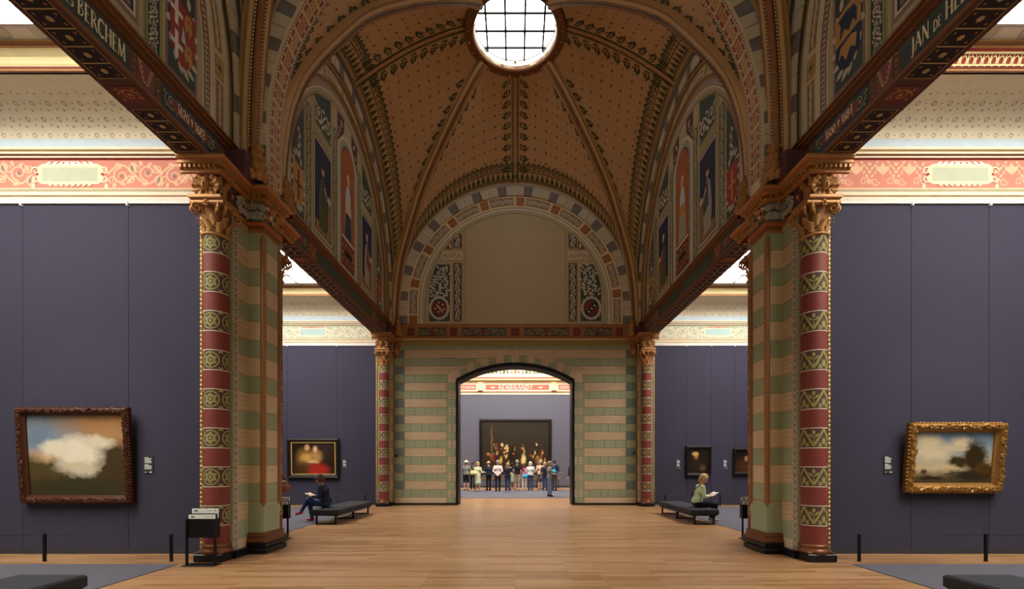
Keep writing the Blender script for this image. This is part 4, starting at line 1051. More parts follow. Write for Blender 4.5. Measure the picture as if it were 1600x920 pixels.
            d.P(T([(-.13, .04), (-.08, .14), (-.02, .05), (.05, .14), (.12, .04), (.1, .22), (.14, .32), (.02, .34), (-.1, .3), (-.14, .2)]), 'navy', 6)
            d.P(T([(-.12, -.26), (-.04, -.18), (.02, -.3), (.08, -.16), (.14, -.2), (.1, -.06), (-.06, -.04), (-.14, -.1)]), 'ochre', 6)
        else:
            m1, m2 = (('ochre', 'plum'), ('red', 'ochre'))[(s > 0) ^ (e > 0)]
            d.P(T(out), m1, 4); d.P(T([(-.03, -.3), (.03, -.3), (.03, .3), (-.03, .3)]), m2, 5); d.P(T([(-.12, -.02), (.12, -.02), (.12, .04), (-.12, .04)]), m2, 6)
        d.build('painted_arms_panel', th, 'painted panel with a coat of arms')
    # central arched mural and its tablet
    d = Deco(F, s)
    A_r = lambda w_, z0, zt, m_, l: d.P([(-w_, z0), (w_, z0)]+[(w_*math.cos(a), zt-w_+w_*math.sin(a)) for a in np.linspace(0, PI, 14)], m_, l)
    A_r(.74, 7.3, 11.2, 'pale', 1); A_r(.68, 7.34, 11.13, 'stone_grey', 2); A_r(.52, 7.4, 10.95, 'plum', 3); A_r(.49, 8.25, 10.9, 'terracotta', 4)
    d.P([(-.3, 8.3), (.3, 8.3), (.22, 9.0), (.18, 9.6), (.08, 9.85), (-.1, 9.85), (-.2, 9.55), (-.24, 9.0)], 'sky_blue', 5); d.P([(-.3, 8.3), (.28, 8.3), (.2, 9.0), (-.2, 9.05)], 'slate_blue' if s < 0 else 'stone_grey', 6)
    d.P([(-.25, 9.0), (.25, 9.05), (.2, 9.35), (-.2, 9.3)], 'ochre' if s > 0 else 'stone_white', 6)
    d.disc(0, 10.0, .11, 'skin', 6, 10, .14); d.disc(0, 10.1, .12, 'stone_white', 5, 10, .1); d.disc(.3, 10.3, .1, 'tan_dark', 5, 8); d.disc(-.3, 10.3, .1, 'tan_dark', 5, 8)
    d.rect(-.49, 8.18, .49, 8.25, 'pale', 5); d.rect(-.49, 7.44, .49, 8.15, 'oxblood', 4); d.rect(-.32, 7.7, .32, 7.9, 'black', 5); d.frame(-.34, 7.68, .34, 7.92, .02, 'ochre', 6)
    for e in (-1, 1):
        for i in range(3): d.rosette(e*.38, 7.58+.2*i, .06, 'ochre', 'tan', 5, 5)
        d.rosette(e*.15, 8.05, .06, 'ochre', 'tan', 5, 5); d.rosette(e*.15, 7.55, .06, 'ochre', 'tan', 5, 5)
    d.build('arched_mural', th, 'arched terracotta mural with a white robed figure')

# ------------------------------------------------------------------ the arch across the nave
def transverse():
    yp = YP[0]; a, b = yp-.38, yp+.04; R, zc = 4.46, 7.7
    th = structure('trim_1', 'painted transverse arch spanning the foreground piers')
    n = 72; m = MB(); P = []
    for i in range(n+3):
        if i == 0: x, z, cx, cz = -R, 6.6, -1, 0
        elif i == n+2: x, z, cx, cz = R, 6.6, 1, 0
        else:
            t = PI-PI*(i-1)/n; cx, cz = math.cos(t), math.sin(t); x, z = R*cx, zc+R*cz
        P.append([(x+cx*.75, a, z+cz*.75), (x, a, z), (x, b, z), (x+cx*.45, b, z+cz*.45)])
    m.grid(P, 'ivory'); m.build('arch_body', th)
    f, tot = arc_map(zc, 1., 6.6, lambda x, z, h: (x, np.full_like(x, a)-h, z))
    voussoir_ring(f, tot, R+.05, R+.36, th, 1, 76, .03)
    # intrados: checks in red, ochre and cream between beaded edges
    st = zc-6.6; tot = 2*st+R*PI
    def im(u, v, h):
        r = R-h; x = np.where(u < st, -r, np.where(u > tot-st, r, -r*np.cos(np.clip((u-st)/R, 0, PI)))); z = np.where(u < st, 6.6+u, np.where(u > tot-st, 6.6+tot-u, zc+r*np.sin(np.clip((u-st)/R, 0, PI))))
        return x, v, z
    A = np.linspace(0, tot, 160)
    d = Deco(im)
    for v in (a+.03, b-.03):
        d.stroke([(u, v) for u in A], .045, 'stone_white', 1)
        for u in np.arange(.03, tot, .07): d.disc(u, v, .018, 'plum', 2, 5)
    d.build('painted_bead_border', th)
    lo = int(3.9/.34); N_ = int(tot/.34)
    for i in range(N_):
        if lo < i < N_-1-lo: continue
        u = i*.34; v0, v1 = a+.065, b-.065; c = (v0+v1)/2; d = Deco(im)
        d.rect(u+.01, v0, u+.33, v1, 'stone_white', 1)
        for (p, q, mt) in ((v0+.005, v0+.06, 'red'), (v1-.06, v1-.005, 'red')):
            d.P([(u+.03, p), (u+.16, p), (u+.14, q), (u+.04, q)], mt, 2); d.P([(u+.19, p), (u+.31, p), (u+.30, q), (u+.2, q)], mt, 2)
        for j in range(4):
            for l in range(2):
                uu = u+.03+.075*j; vv = c-.07+.072*l
                d.P([(uu, vv), (uu+.066, vv), (uu+.066, vv+.064)], 'ochre', 2); d.P([(uu, vv+.005), (uu, vv+.064), (uu+.06, vv+.064)], 'terracotta' if i % 2 else 'tan', 2)
        d.build('painted_check', th)
# ------------------------------------------------------------------ alcoves beside the nave
SEAMS = {('left', 0): [5.40, 7.0, 8.92, 10.8, 12.5], ('right', 0): [5.40, 7.17, 8.58, 10.4, 12.5], ('left', 1): [5.40, 7.1, 9.05, 10.9, 12.5], ('right', 1): [5.40, 6.8, 7.8, 8.72, 10.4, 12.5]}
WIN = [0]
def skylight(x0, x1, y0, y1, z, nx, ny, glass, label, s=1, bar=.055):
    WIN[0] += 1
    th = structure('window_%d' % WIN[0], label)
    xs = np.linspace(x0, x1, nx+1); ys = np.linspace(y0, y1, ny+1); me = None
    for i in range(nx):
        for j in range(ny):
            if me is None:
                hx, hy = (xs[1]-xs[0])/2-bar*.4, (ys[1]-ys[0])/2-bar*.4; me = MB().box(-hx, hx, -hy, hy, 0, .012, glass).data('pane')
            o = bpy.data.objects.new('pane', me); o.location = (s*(xs[i]+xs[i+1])/2, (ys[j]+ys[j+1])/2, z+.02); COL.objects.link(o); o.parent = th
    for x in xs: MB(s).box(x-bar/2, x+bar/2, y0, y1, z-.03, z+.03, 'steel').build('glazing_bar', th)
    for y in ys: MB(s).box(x0, x1, y-bar/2, y+bar/2, z-.028, z+.028, 'steel').build('glazing_bar', th)
    return th
def alcove(k, s, nm):
    yb, yw = (YB, Y1) if k == 0 else (Y1+.75, Y2); which = ('near', 'far')[k]; ZT = 8.3
    th = structure('wall_alcove_%s' % nm, 'dark blue partition wall with a painted frieze in the %s %s alcove' % (which, nm))
    MB(s).box(5.40, 12.6, yw+.02, yw+(.72 if k == 0 else .66), 0, 8.6, 'base_blue').build('wall_core', th)
    sm = SEAMS[(nm, k)]
    for a, b in zip(sm[:-1], sm[1:]): MB(s).bevbox(a+.004, b-.004, yw, yw+.03, .07, 6.33, 'blue_wall', .003).build('fabric_panel', th)
    MB(s).box(5.40, 12.5, yw-.015, yw+.02, 0, .075, 'base_blue').build('baseboard', th)
    MB(s).box(5.40, 12.5, yw-.03, yw, 6.325, 6.36, 'white_paint').build('picture_rail', th)
    for x in sm[1:-1]: MB(s).bevbox(x-.015, x+.015, yw-.045, yw, 6.28, 6.37, 'white_paint', .005).build('rail_hook', th)
    def mould(prof, ms, name): m = MB(s); m.sweep([(5.35, yw, 0), (12.5, yw, 0)], [((0, -1, 0), (0, 0, 1))]*2, prof, ms); return m.build(name, th)
    mould([(.02, 6.36), (.03, 6.40), (.03, 6.44), (.05, 6.46), (.05, 6.52), (.07, 6.55), (.07, 6.58), (.01, 6.60)], ['white_paint', 'pale', 'peach', 'pale', 'ivory', 'peach', 'pink'], 'lower_moulding')
    fz = 'pink' if k == 0 else 'sage'
    MB(s).box(5.40, 12.5, yw-.005, yw+.03, 6.60, 7.12, fz).build('frieze', th)
    mould([(.01, 7.12), (.04, 7.14), (.04, 7.17), (.07, 7.19), (.07, 7.23), (.10, 7.25), (.10, 7.30), (0, 7.31)], ['red' if k == 0 else 'ochre', 'pale', 'brown_mid', 'pale', 'tan', 'pale', 'pale'], 'upper_moulding')
    MB(s).box(5.40, 12.5, yw-.003, yw+.03, 7.31, 7.5, 'sky_blue').build('blue_band', th)
    # frieze ornament
    F = lambda u, v, h: (u, np.full_like(u, yw-.005)-h, v); cx = 8.05
    fg = 'peach' if k == 0 else 'pale'
    for (xa, xb, nc) in ((5.45, cx-.68, 4), (cx+.68, 12.2, 7)):
        step = (xb-xa)/nc
        for q in range(nc):
            d = Deco(F, s, .002); x0 = xa+q*step; c = x0+step/2
            if nm == 'left' or k == 1:
                h = 1 if q % 2 else -1; m2 = 'mauve' if k == 0 else 'stone_grey'; zc = 6.86
                d.stroke([(x0+step*i/10, zc+h*.17*math.sin(PI*i/10)) for i in range(11)], .035, fg, 1)
                d.spiral(c, zc-h*.03, .155, h*PI/2, 1.4, .035, fg, 1, -h, 18); d.disc(c, zc-h*.03, .035, m2, 2, 6)
                d.spiral(x0+.06, zc-h*.1, .09, 0, 1.2, .028, fg, 1, h); d.spiral(x0+step-.07, zc-h*.11, .08, PI, 1.2, .028, fg, 1, -h)
                for (a_, b_, an, l) in ((-.2, -.05, -.9, .17), (-.14, .1, 2.2, .17), (.2, .0, .7, .18), (.1, -.14, -1.2, .12), (-.03, .14, .4, .16), (.22, -.08, -.6, .14), (-.25, .1, 1.7, .12), (.02, -.12, -2.4, .14)): d.leaf(c+a_, zc+h*b_, h*an, l, .07, fg, 1)
                d.leaf(x0, zc, h*1.2, .2, .06, m2, 2); d.leaf(x0, zc, h*.7, .18, .05, fg, 2); d.leaf(x0, zc, h*1.8, .18, .05, fg, 2)
            else:
                d.leaf(c, 6.84, PI/2, .24, .13, fg, 1); d.leaf(c, 6.86, PI/2+.6, .2, .08, fg, 1); d.leaf(c, 6.86, PI/2-.6, .2, .08, fg, 1)
                for e in (-1, 1):
                    d.spiral(c+e*.14, 6.73, .08, 0, 1.3, .022, fg, 1, e); d.spiral(c+e*.25, 6.73, .05, 0, 1.2, .018, fg, 1, -e)
                    for r in range(4): d.leaf(c+e*.22, 6.8+.07*r, PI/2+e*.7*(-1)**r, .09, .05, fg, 1); d.leaf(c+e*.12, 6.86+.06*r, PI/2-e*.5*(-1)**r, .08, .04, fg, 1)
            d.build('frieze_ornament', th)
    d = Deco(F, s, .002); ce = 'ivory' if k == 0 else 'pale'; ci = 'sage' if k == 0 else 'aqua'
    d.P([(cx-.58, 6.72), (cx-.5, 6.68), (cx+.5, 6.68), (cx+.58, 6.72), (cx+.6, 6.86), (cx+.58, 7.0), (cx+.5, 7.05), (cx-.5, 7.05), (cx-.58, 7.0), (cx-.6, 6.86)], ce, 3); d.rect(cx-.5, 6.74, cx+.5, 6.98, ci, 4)
    for e in (-1, 1):
        for q in range(5): d.leaf(cx+e*.11*q, 7.02, PI/2+e*1.0, .13, .05, 'white_paint' if k == 0 else 'pink', 5); d.leaf(cx+e*.1*q, 6.7, -PI/2-e*.9, .1, .05, ce, 5)
        d.spiral(cx+e*.62, 6.92, .08, 0, 1.2, .03, ce, 4); d.spiral(cx+e*.62, 6.78, .07, 0, 1.2, .03, ce, 4, -1); d.disc(cx+e*.585, 6.86, .025, 'red', 6, 6); d.leaf(cx+e*.66, 6.7, -PI/2, .14, .07, ce, 4)
    d.build('painted_cartouche', th, 'pale painted cartouche with a blank field')
    # cove with small diapered flowers
    a = np.linspace(0, PI/2*.96, 10); prof = [(.005+.85*(1-math.cos(t)), 7.5+.5*math.sin(t)) for t in a]
    m = MB(s); m.sweep([(5.35, yw, 0), (12.5, yw, 0)], [((0, -1, 0), (0, 0, 1))]*2, prof, 'pale'); cv = m.build('cove', th, True)
    pl = np.array(prof); dl = np.concatenate([[0], np.cumsum(np.linalg.norm(np.diff(pl, axis=0), axis=1))])
    C = lambda u, v, h: (u, yw-np.interp(v, dl, pl[:, 0])-h*.3, np.interp(v, dl, pl[:, 1])-h)
    d = Deco(C, s, .003)
    for r, v in enumerate((.06, .18, .30, .42, .54, .68)):
        for u in np.arange(5.6+(.07 if r % 2 else 0), 11.0, .28):
            if r % 2 == 0: d.ring(u, v, .035, .012, 'mauve', 1, 6); d.disc(u+.14, v, .014, 'mauve', 1, 4)
            else: d.leaf(u, v, .6, .05, .025, 'mauve', 1); d.leaf(u+.14, v+.02, 2.4, .04, .02, 'mauve', 1)
    d.build('painted_flowers', cv, kind='stuff')
    # cornice below the ceiling
    gb = 'gilt_pale' if not (nm == 'right' and k == 0) else 'red'
    mould([(.85, 7.995), (.88, 7.98), (.9, 7.98), (.9, 8.0), (.93, 8.02)], ['peach', 'brown_mid', 'gold', 'pink'], 'bead_cornice')
    g = mould([(.93, 8.02), (.95, 8.05), (.98, 8.13), (1.03, 8.18), (1.06, 8.2)], [gb]*4, 'gilt_cove')
    if gb == 'red':
        Q = lambda u, v, h: (u, yw-np.interp(8.03+v, [8.02, 8.05, 8.13, 8.18, 8.2], [.93, .95, .98, 1.03, 1.06])-h-.004, 8.03+v-h*.5-.004)
        d = Deco(Q, s, .003)
        for u in np.arange(5.5, 11, .12):
            d.ring(u, .05, .045, .015, 'gilt_pale', 1, 8, .06); d.leaf(u+.06, .0, PI/2, .13, .03, 'gilt_pale', 1)
        d.stroke([(5.4, .005), (11, .005)], .02, 'gilt_pale', 1); d.stroke([(5.4, .135), (11, .135)], .02, 'gilt_pale', 1)
        d.build('painted_interlace', g)
    mould([(1.06, 8.2), (1.08, 8.22), (1.08, 8.25), (1.11, 8.27), (1.11, ZT)], ['gold', 'brown_mid', 'gold', 'tan'], 'upper_bead')
    # ceiling round the skylight
    ce_ = structure('ceiling_alcove', 'white ceiling margin round the skylight of the %s %s alcove' % (which, nm))
    X0, X1, Ya, Yb = 6.1, 11.9, yb+1.3, yw-1.36
    m = MB(s); m.box(5.3, 12.6, Yb, yw+.02, ZT, ZT+.08, 'ceiling_white'); m.box(5.3, 12.6, yb, Ya, ZT, ZT+.08, 'ceiling_white'); m.box(5.3, X0, Ya, Yb, ZT, ZT+.08, 'ceiling_white'); m.box(X1, 12.6, Ya, Yb, ZT, ZT+.08, 'ceiling_white'); m.build('ceiling_margin', ce_)
    MB(s).box(5.3, 5.42, yb, yw, 7.1, ZT+.05, 'pale').build('upper_wall', ce_)
    skylight(X0, X1, Ya, Yb, ZT, 6, 10, 'glass_day', 'white glazed skylight over the %s %s alcove' % (which, nm), s)
    for x, pl in ((7.35, 'nearer the beam'), (7.95, 'farther from the beam')):
        t = thing('downlight', 'round recessed downlight %s in the %s %s alcove ceiling' % (pl, which, nm), 'ceiling light', (s*x, yw-1.23, ZT), 'recessed ceiling downlights')
        c = (x, yw-1.23, 0)
        m = MB(s); m.lathe([(.12, ZT), (.125, ZT-.012), (.11, ZT-.018), (.095, ZT-.012), (.095, ZT)], c, 20, 'chrome'); m.build('trim_ring', t, True)
        m = MB(s); m.lathe([(.095, ZT-.006), (.06, ZT-.01), (.001, ZT-.01)], c, 20, 'stone_white'); m.build('lens', t, True)
    MB(s).box(12.5, 12.65, yb, yw, 0, 8.6, 'base_blue').build('wall_outer_%s' % nm, None, kind='structure', label='dark blue outer wall of the %s %s alcove' % (which, nm))
# ------------------------------------------------------------------ the room beyond
def far_room():
    th = structure('wall_end', 'dark blue end wall with a lettered frieze in the room beyond')
    ya = Y2+.66
    MB().box(-9, 9, YE, YE+.2, 0, 11.5, 'base_blue').build('wall_core', th)
    xs = [-9, -6.4, -3.9, 3.9, 6.4, 9]
    for a, b in zip(xs[:-1], xs[1:]): MB().bevbox(a+.004, b-.004, YE-.03, YE, .12, 6.42, 'blue_wall_lit', .004).build('fabric_panel', th)
    MB().box(-9, 9, YE-.05, YE, 0, .12, 'base_blue').build('baseboard', th)
    m = MB(); prof = [(.03, 6.42), (.06, 6.44), (.06, 6.58), (.1, 6.60), (.1, 6.66), (.05, 6.67), (.05, 7.24), (.1, 7.26), (.14, 7.32), (.2, 7.40), (.2, 7.52), (.24, 7.56), (.24, 7.62), (.05, 7.66), (.05, 8.9)]
    m.sweep([(-9, YE, 0), (9, YE, 0)], [((0, -1, 0), (0, 0, 1))]*2, prof, ['pale', 'pale', 'brown_mid', 'terracotta', 'pale', 'pale', 'terracotta', 'tan', 'brown_mid', 'peach', 'pale', 'terracotta', 'pale', 'pale']); m.build('moulded_frieze', th)
    F = lambda u, v, h: (u, np.full_like(u, YE-.05)-h, v)
    for (x0, x1, t, h) in ((-2.05, 2.35, 'REMBRANDT', .29), (-6.6, -2.72, 'WESTERKERK', .17), (3.0, 6.9, 'ZOON VAN HARMEN', .17)):
        d = Deco(F, 1, .006); d.rect(x0, 6.76, x1, 7.13, 'salmon', 1)
        if t == 'REMBRANDT':
            text(d, t, .06-text_width(t, h, .16)/2, 6.8, h, 'white_paint', 2, .16)
            for e in (-1.55, 1.75):
                d.leaf(e, 6.88, 2.5, .18, .09, 'white_paint', 2); d.leaf(e, 6.88, .6, .18, .09, 'white_paint', 2); d.disc(e, 6.92, .05, 'white_paint', 2, 6)
        elif x0 < 0: text(d, t, -2.85-h*7.7, 6.86, h, 'white_paint', 2, .12)
        else: text(d, t, 3.1, 6.86, h, 'white_paint', 2, .12)
        d.build('lettered_panel', th)
    for x in (-2.4, 2.67, -7.0, 7.2):
        m = MB(); m.bevbox(x-.17, x+.17, YE-.2, YE-.05, 6.68, 7.26, 'pale', .02); m.bevbox(x-.14, x-.03, YE-.26, YE-.2, 6.7, 7.05, 'gilt_pale', .02); m.bevbox(x+.03, x+.14, YE-.26, YE-.2, 6.7, 7.05, 'gilt_pale', .02)
        c = m.build('console', th)
        m = MB()
        for e in (-1, 0, 1): lobed_leaf(m, (x+e*.1, YE-.24, 7.05), (0, -1, 0), (0, 0, 1), .26, .14, 'gilt_pale', .6)
        m.build('carved_leaf', c, True)
        MB().box(x-.09, x+.09, YE-.09, YE-.05, 7.66, 8.9, 'gilt_pale').build('pilaster_strip', th)
    for i, x in enumerate(np.arange(-5.6, 6.4, .78)):
        d = Deco(F, 1, .006); c = x+.14; mt = 'salmon' if abs(c-.12) < .3 else 'leaf_mid'
        if min(abs(c-q) for q in (-2.4, 2.67)) < .35: continue
        for e in (-1, 1):
            d.spiral(c+e*.17, 7.98, .14, 0, 1.3, .05, mt, 1, e); d.leaf(c+e*.05, 8.1, PI/2-e*.7, .25, .1, mt, 1); d.leaf(c+e*.3, 7.84, PI/2+e*.3, .3, .09, mt, 1)
        d.leaf(c, 7.84, PI/2, .4, .14, mt, 1); d.build('painted_ornament', th)
    for s, nm in SIDES: MB(s).box(9, 9.2, ya, YE+.2, 0, 11.5, 'base_blue').build('wall_beyond_%s' % nm, None, kind='structure', label='%s side wall of the room beyond' % nm)
    MB().box(-12.6, -2.38, ya, ya+.06, 0, 8.6, 'base_blue').build('wall_return', None, kind='structure', label='back of the doorway wall'); MB().box(2.38, 12.6, ya, ya+.06, 0, 8.6, 'base_blue').build('wall_return', None, kind='structure', label='back of the doorway wall')
    m = MB(); m.box(-12.6, 12.6, ya, ya+.1, 5.7, 11.6, 'ceiling_white'); m.build('wall_above_door', None, kind='structure', label='wall above the doorway, room side')
    m = MB(); m.box(-9.2, 9.2, ya, 21.2, 11.5, 11.6, 'ceiling_white'); m.box(-9.2, 9.2, 30.6, YE+.2, 11.5, 11.6, 'ceiling_white'); m.box(-9.2, -6.5, 21.2, 30.6, 11.5, 11.6, 'ceiling_white'); m.box(6.5, 9.2, 21.2, 30.6, 11.5, 11.6, 'ceiling_white'); m.build('ceiling_beyond', None, kind='structure', label='white ceiling of the room beyond')
    skylight(-6.5, 6.5, 21.2, 30.6, 11.5, 8, 6, 'glass_far', 'glazed skylight of the room beyond')
# ------------------------------------------------------------------ pictures
def picture(label, x, z0, wd, ht, yw, tilt, fwid, style, canvas, slip=None, group='framed paintings'):
    th = thing('framed_painting', label, 'painting', (x, yw, z0), group); LOCAL.add(th.name)
    th.rotation_euler = (tilt, 0, 0)
    D = {'carved_red': .12, 'carved_gold': .13, 'plain': .10}[style]; fm = {'carved_red': 'frame_red', 'carved_gold': 'frame_gold', 'plain': 'frame_dark'}[style]
    hw = wd/2; rng_ = random.Random(int(abs(x)*100)); y1 = -.01
    prof = [(0, 0), (0, -.6*D), (.12, -.85*D), (.3, -D), (.45, -.8*D), (.6, -.85*D), (.8, -.5*D), (1, -.35*D), (1, 0)]
    cor = [(-hw, 0), (hw, 0), (hw, ht), (-hw, ht)]
    for i in range(4):
        a, b = Vector(cor[i]), Vector(cor[(i+1) % 4]); d_ = (b-a).normalized(); n_ = Vector((-d_.y, d_.x)); m = MB(); V = []
        for (p, e) in ((a, 1), (b, -1)):
            for (q, dep) in prof: w2 = p+n_*(q*fwid)+d_*(e*q*fwid); V.append((w2.x, y1+dep, w2.y))
        K = len(prof); m.raw(V, [(k, k+1, K+k+1, K+k) for k in range(K-1)]+[list(range(K)), list(range(K, 2*K))[::-1]], fm)
        side = m.build('frame_rail', th)
        if style != 'plain':
            m = MB(); Ln = (b-a).length; n = int(Ln/(fwid*.42))
            for j in range(n):
                t = .05+.9*(j+.5)/n; p = a+d_*(Ln*t)+n_*(fwid*(.42+.12*math.sin(j*2.1)))
                c = Vector((p.x, y1-.9*D, p.y)); an = rng_.uniform(-.45, .45)+math.atan2(d_.y, d_.x)+(PI if j % 2 else 0)
                lobed_leaf(m, c-Vector((math.cos(an), 0, math.sin(an)))*fwid*.3, (0, -1, 0), (math.cos(an), 0, math.sin(an)), fwid*rng_.uniform(.7, 1.0), fwid*.5, fm, .3)
                if j % 2: m.ell((p.x, y1-.95*D, p.y), (fwid*.12, fwid*.16, fwid*.12), fm, 6, 5)
                p = a+d_*(Ln*t)+n_*(fwid*.05); m.ell((p.x, y1-.5*D, p.y), (fwid*.17, D*.35, fwid*.17), fm, 6, 4)
            m.build('frame_carving', side, True)
    if slip:
        m = MB(); a, b = fwid, fwid*1.22
        for (x0, x1, q0, q1) in ((-hw+a, hw-a, a, b), (-hw+a, hw-a, ht-b, ht-a), (-hw+a, -hw+b, b, ht-b), (hw-b, hw-a, b, ht-b)): m.box(x0, x1, y1-.4*D, y1-.1*D, q0, q1, slip)
        m.build('gilt_slip', th)
    a = fwid*.96
    m = MB(); m.poly([(-hw+a, y1-.18*D, a), (hw-a, y1-.18*D, a), (hw-a, y1-.18*D, ht-a), (-hw+a, y1-.18*D, ht-a)], canvas); o = m.build('canvas', th)
    uv = o.data.uv_layers.new(name='UVMap')
    for l, c in zip(uv.data, ((0, 0), (1, 0), (1, 1), (0, 1))): l.uv = c
    MB().box(-hw+.03, hw-.03, y1, y1+.008, .03, ht-.03, 'frame_dark').build('backing', th)
    return th
canvas_mat('canvas_a', [(0, '3a3420'), (.12, '4a3c22'), (.3, '554426'), (.42, '6a5c40'), (.55, '8a94a0'), (.75, '8794a0'), (1, '6a7074')],
    [(.82, .95, .42, .28, 'a87a4c', .5), (.9, .72, .25, .2, 'b08458', .5), (.85, .38, .3, .28, '46361e', .35), (.1, .38, .25, .1, '4c4424', .3), (.5, .12, .5, .1, '39341e', .5), (.12, .72, .14, .12, '6f8296', .6), (.2, .5, .16, .06, 'c8a47c', .6),
     (.52, .5, .22, .24, 'e6dcc4', .3), (.3, .6, .17, .1, 'e0d6be', .35), (.74, .66, .15, .08, 'dccfb4', .4), (.5, .36, .2, .07, 'cfc2a4', .4)])
canvas_mat('canvas_b', [(0, '3c3220'), (.1, '5a4c34'), (.18, '8a7a5a'), (.3, 'cbb58c'), (.5, 'a8a294'), (.75, '8494a4'), (1, '6c8098')],
    [(.2, .62, .26, .16, 'd8c8a4', .5), (.18, .82, .16, .12, 'dccaa6', .5), (.6, .78, .14, .1, 'dccaa8', .5), (.5, .68, .2, .05, 'cfbf9c', .6), (.78, .16, .3, .12, '2e2412', .35), (.58, .42, .14, .1, '3c3016', .35), (.78, .52, .14, .3, '33280f', .3), (.92, .3, .12, .12, '4a3212', .4), (.24, .1, .16, .035, '2c2010', .4), (.12, .22, .03, .06, '4a3a24', .4), (.5, .17, .1, .02, '4c4230', .5)])
canvas_mat('canvas_c', [(0, '2c1a0e'), (.4, '2a1b10'), (1, '1c140e')],
    [(.7, .75, .2, .3, '33261a', .6), (.32, .5, .18, .28, '8a6430', .45), (.36, .52, .12, .12, 'c89a50', .5), (.56, .55, .12, .18, 'b08448', .5), (.6, .14, .24, .2, 'a8281c', .35), (.36, .84, .05, .09, 'cf9c70', .4), (.54, .78, .05, .09, 'dcae84', .4), (.48, .4, .12, .05, 'd4a878', .5), (.25, .2, .14, .16, '4a3018', .6)], wob=.1)
canvas_mat('canvas_d', [(0, '1c140e'), (.5, '241a12'), (1, '1e1812')], [(.4, .68, .1, .13, 'b8845a', .4), (.36, .78, .15, .08, 'd8b060', .4), (.7, .22, .14, .12, '6a4a28', .6), (.4, .35, .26, .24, '2c2016', .6)], wob=.08)
canvas_mat('canvas_e', [(0, '2c1a10'), (.5, '2a1a10'), (1, '18120e')], [(.58, .62, .1, .13, 'b07c56', .4), (.5, .25, .4, .28, '4a2a14', .6)], wob=.08)
bl = [(.5, .75, .5, .3, '2c241a', .7), (.14, .62, .012, .26, '6a5028', .5)]
r_ = random.Random(5)
for i in range(44): bl.append((r_.uniform(.06, .95), r_.uniform(.24, .58), r_.uniform(.008, .02), r_.uniform(.012, .032), r_.choice(('c89a54', 'a8783c', 'd8b478', '8c4028', 'b88a4c')), .5))
bl += [(.62, .3, .03, .09, 'dcc080', .5), (.28, .28, .02, .06, 'c8a050', .5), (.15, .34, .03, .07, '7a3018', .5), (.45, .35, .06, .16, '1a1410', .4), (.47, .4, .02, .02, 'a8482c', .4), (.85, .28, .04, .07, '7a5828', .5), (.5, .06, .6, .08, '3c2c1a', .5)]
canvas_mat('canvas_f', [(0, '3a2816'), (.3, '2c2014'), (.6, '2a2218'), (1, '241e18')], bl, wob=.07)
PICS = [
 ('large painting of a pale cloudlike mass over a dark landscape in a carved red-brown frame', -7.845, .93, 1.99, 1.70, Y1-.02, .055, .135, 'carved_red', 'canvas_a', None),
 ('river landscape painting with clouds and dark trees in a carved gold frame', 7.83, 1.12, 1.72, 1.24, Y1-.02, .085, .17, 'carved_gold', 'canvas_b', None),
 ('dark painting with a red and gold patch in a broad black frame with gilt slip', -7.99, 1.06, 2.06, 1.58, Y2-.01, .03, .15, 'plain', 'canvas_c', 'gilt'),
 ('small dark painting with a pale yellow patch in a black frame above the blond reader', 7.25, 1.15, 1.0, 1.2, Y2-.01, .03, .11, 'plain', 'canvas_d', None),
 ('small dark brown painting partly hidden by the right foreground pier', 9.1, 1.2, .95, 1.05, Y2-.01, .03, .11, 'plain', 'canvas_e', None),
 ('huge dark painting flecked with gold behind the crowd in the room beyond', .02, .66, 4.98, 4.1, YE-.04, .01, .22, 'plain', 'canvas_f', None)]
def wall_label(x, z0, z1, yw, wd, txt):
    th = thing('wall_label', txt, 'label', (x, yw, z0), 'wall labels beside the paintings')
    MB().bevbox(x-wd/2, x+wd/2, yw-.012, yw-.001, z0, z1, 'label', .003).build('panel', th)
    d = Deco(lambda u, v, h: (u, np.full_like(u, yw-.012)-h, v), 1, .001); r = random.Random(int(abs(x)*50)); h = z1-z0
    for (a, b, n) in ((.93, .58, 7), (.52, .22, 6)):
        for i in range(n):
            v = z0+h*(a-(a-b)*i/n); l = wd*(.42 if i == 0 else r.uniform(.62, .8)); d.stroke([(x-wd*.42, v), (x-wd*.42+l, v)], h*(.028 if i else .036), 'card', 1)
    d.stroke([(x-wd*.42, z0+h*.08), (x-wd*.2, z0+h*.08)], h*.03, 'card', 1); d.stroke([(x+wd*.1, z0+h*.08), (x+wd*.4, z0+h*.08)], h*.06, 'card', 1)
    d.build('printed_lines', th, kind='stuff')
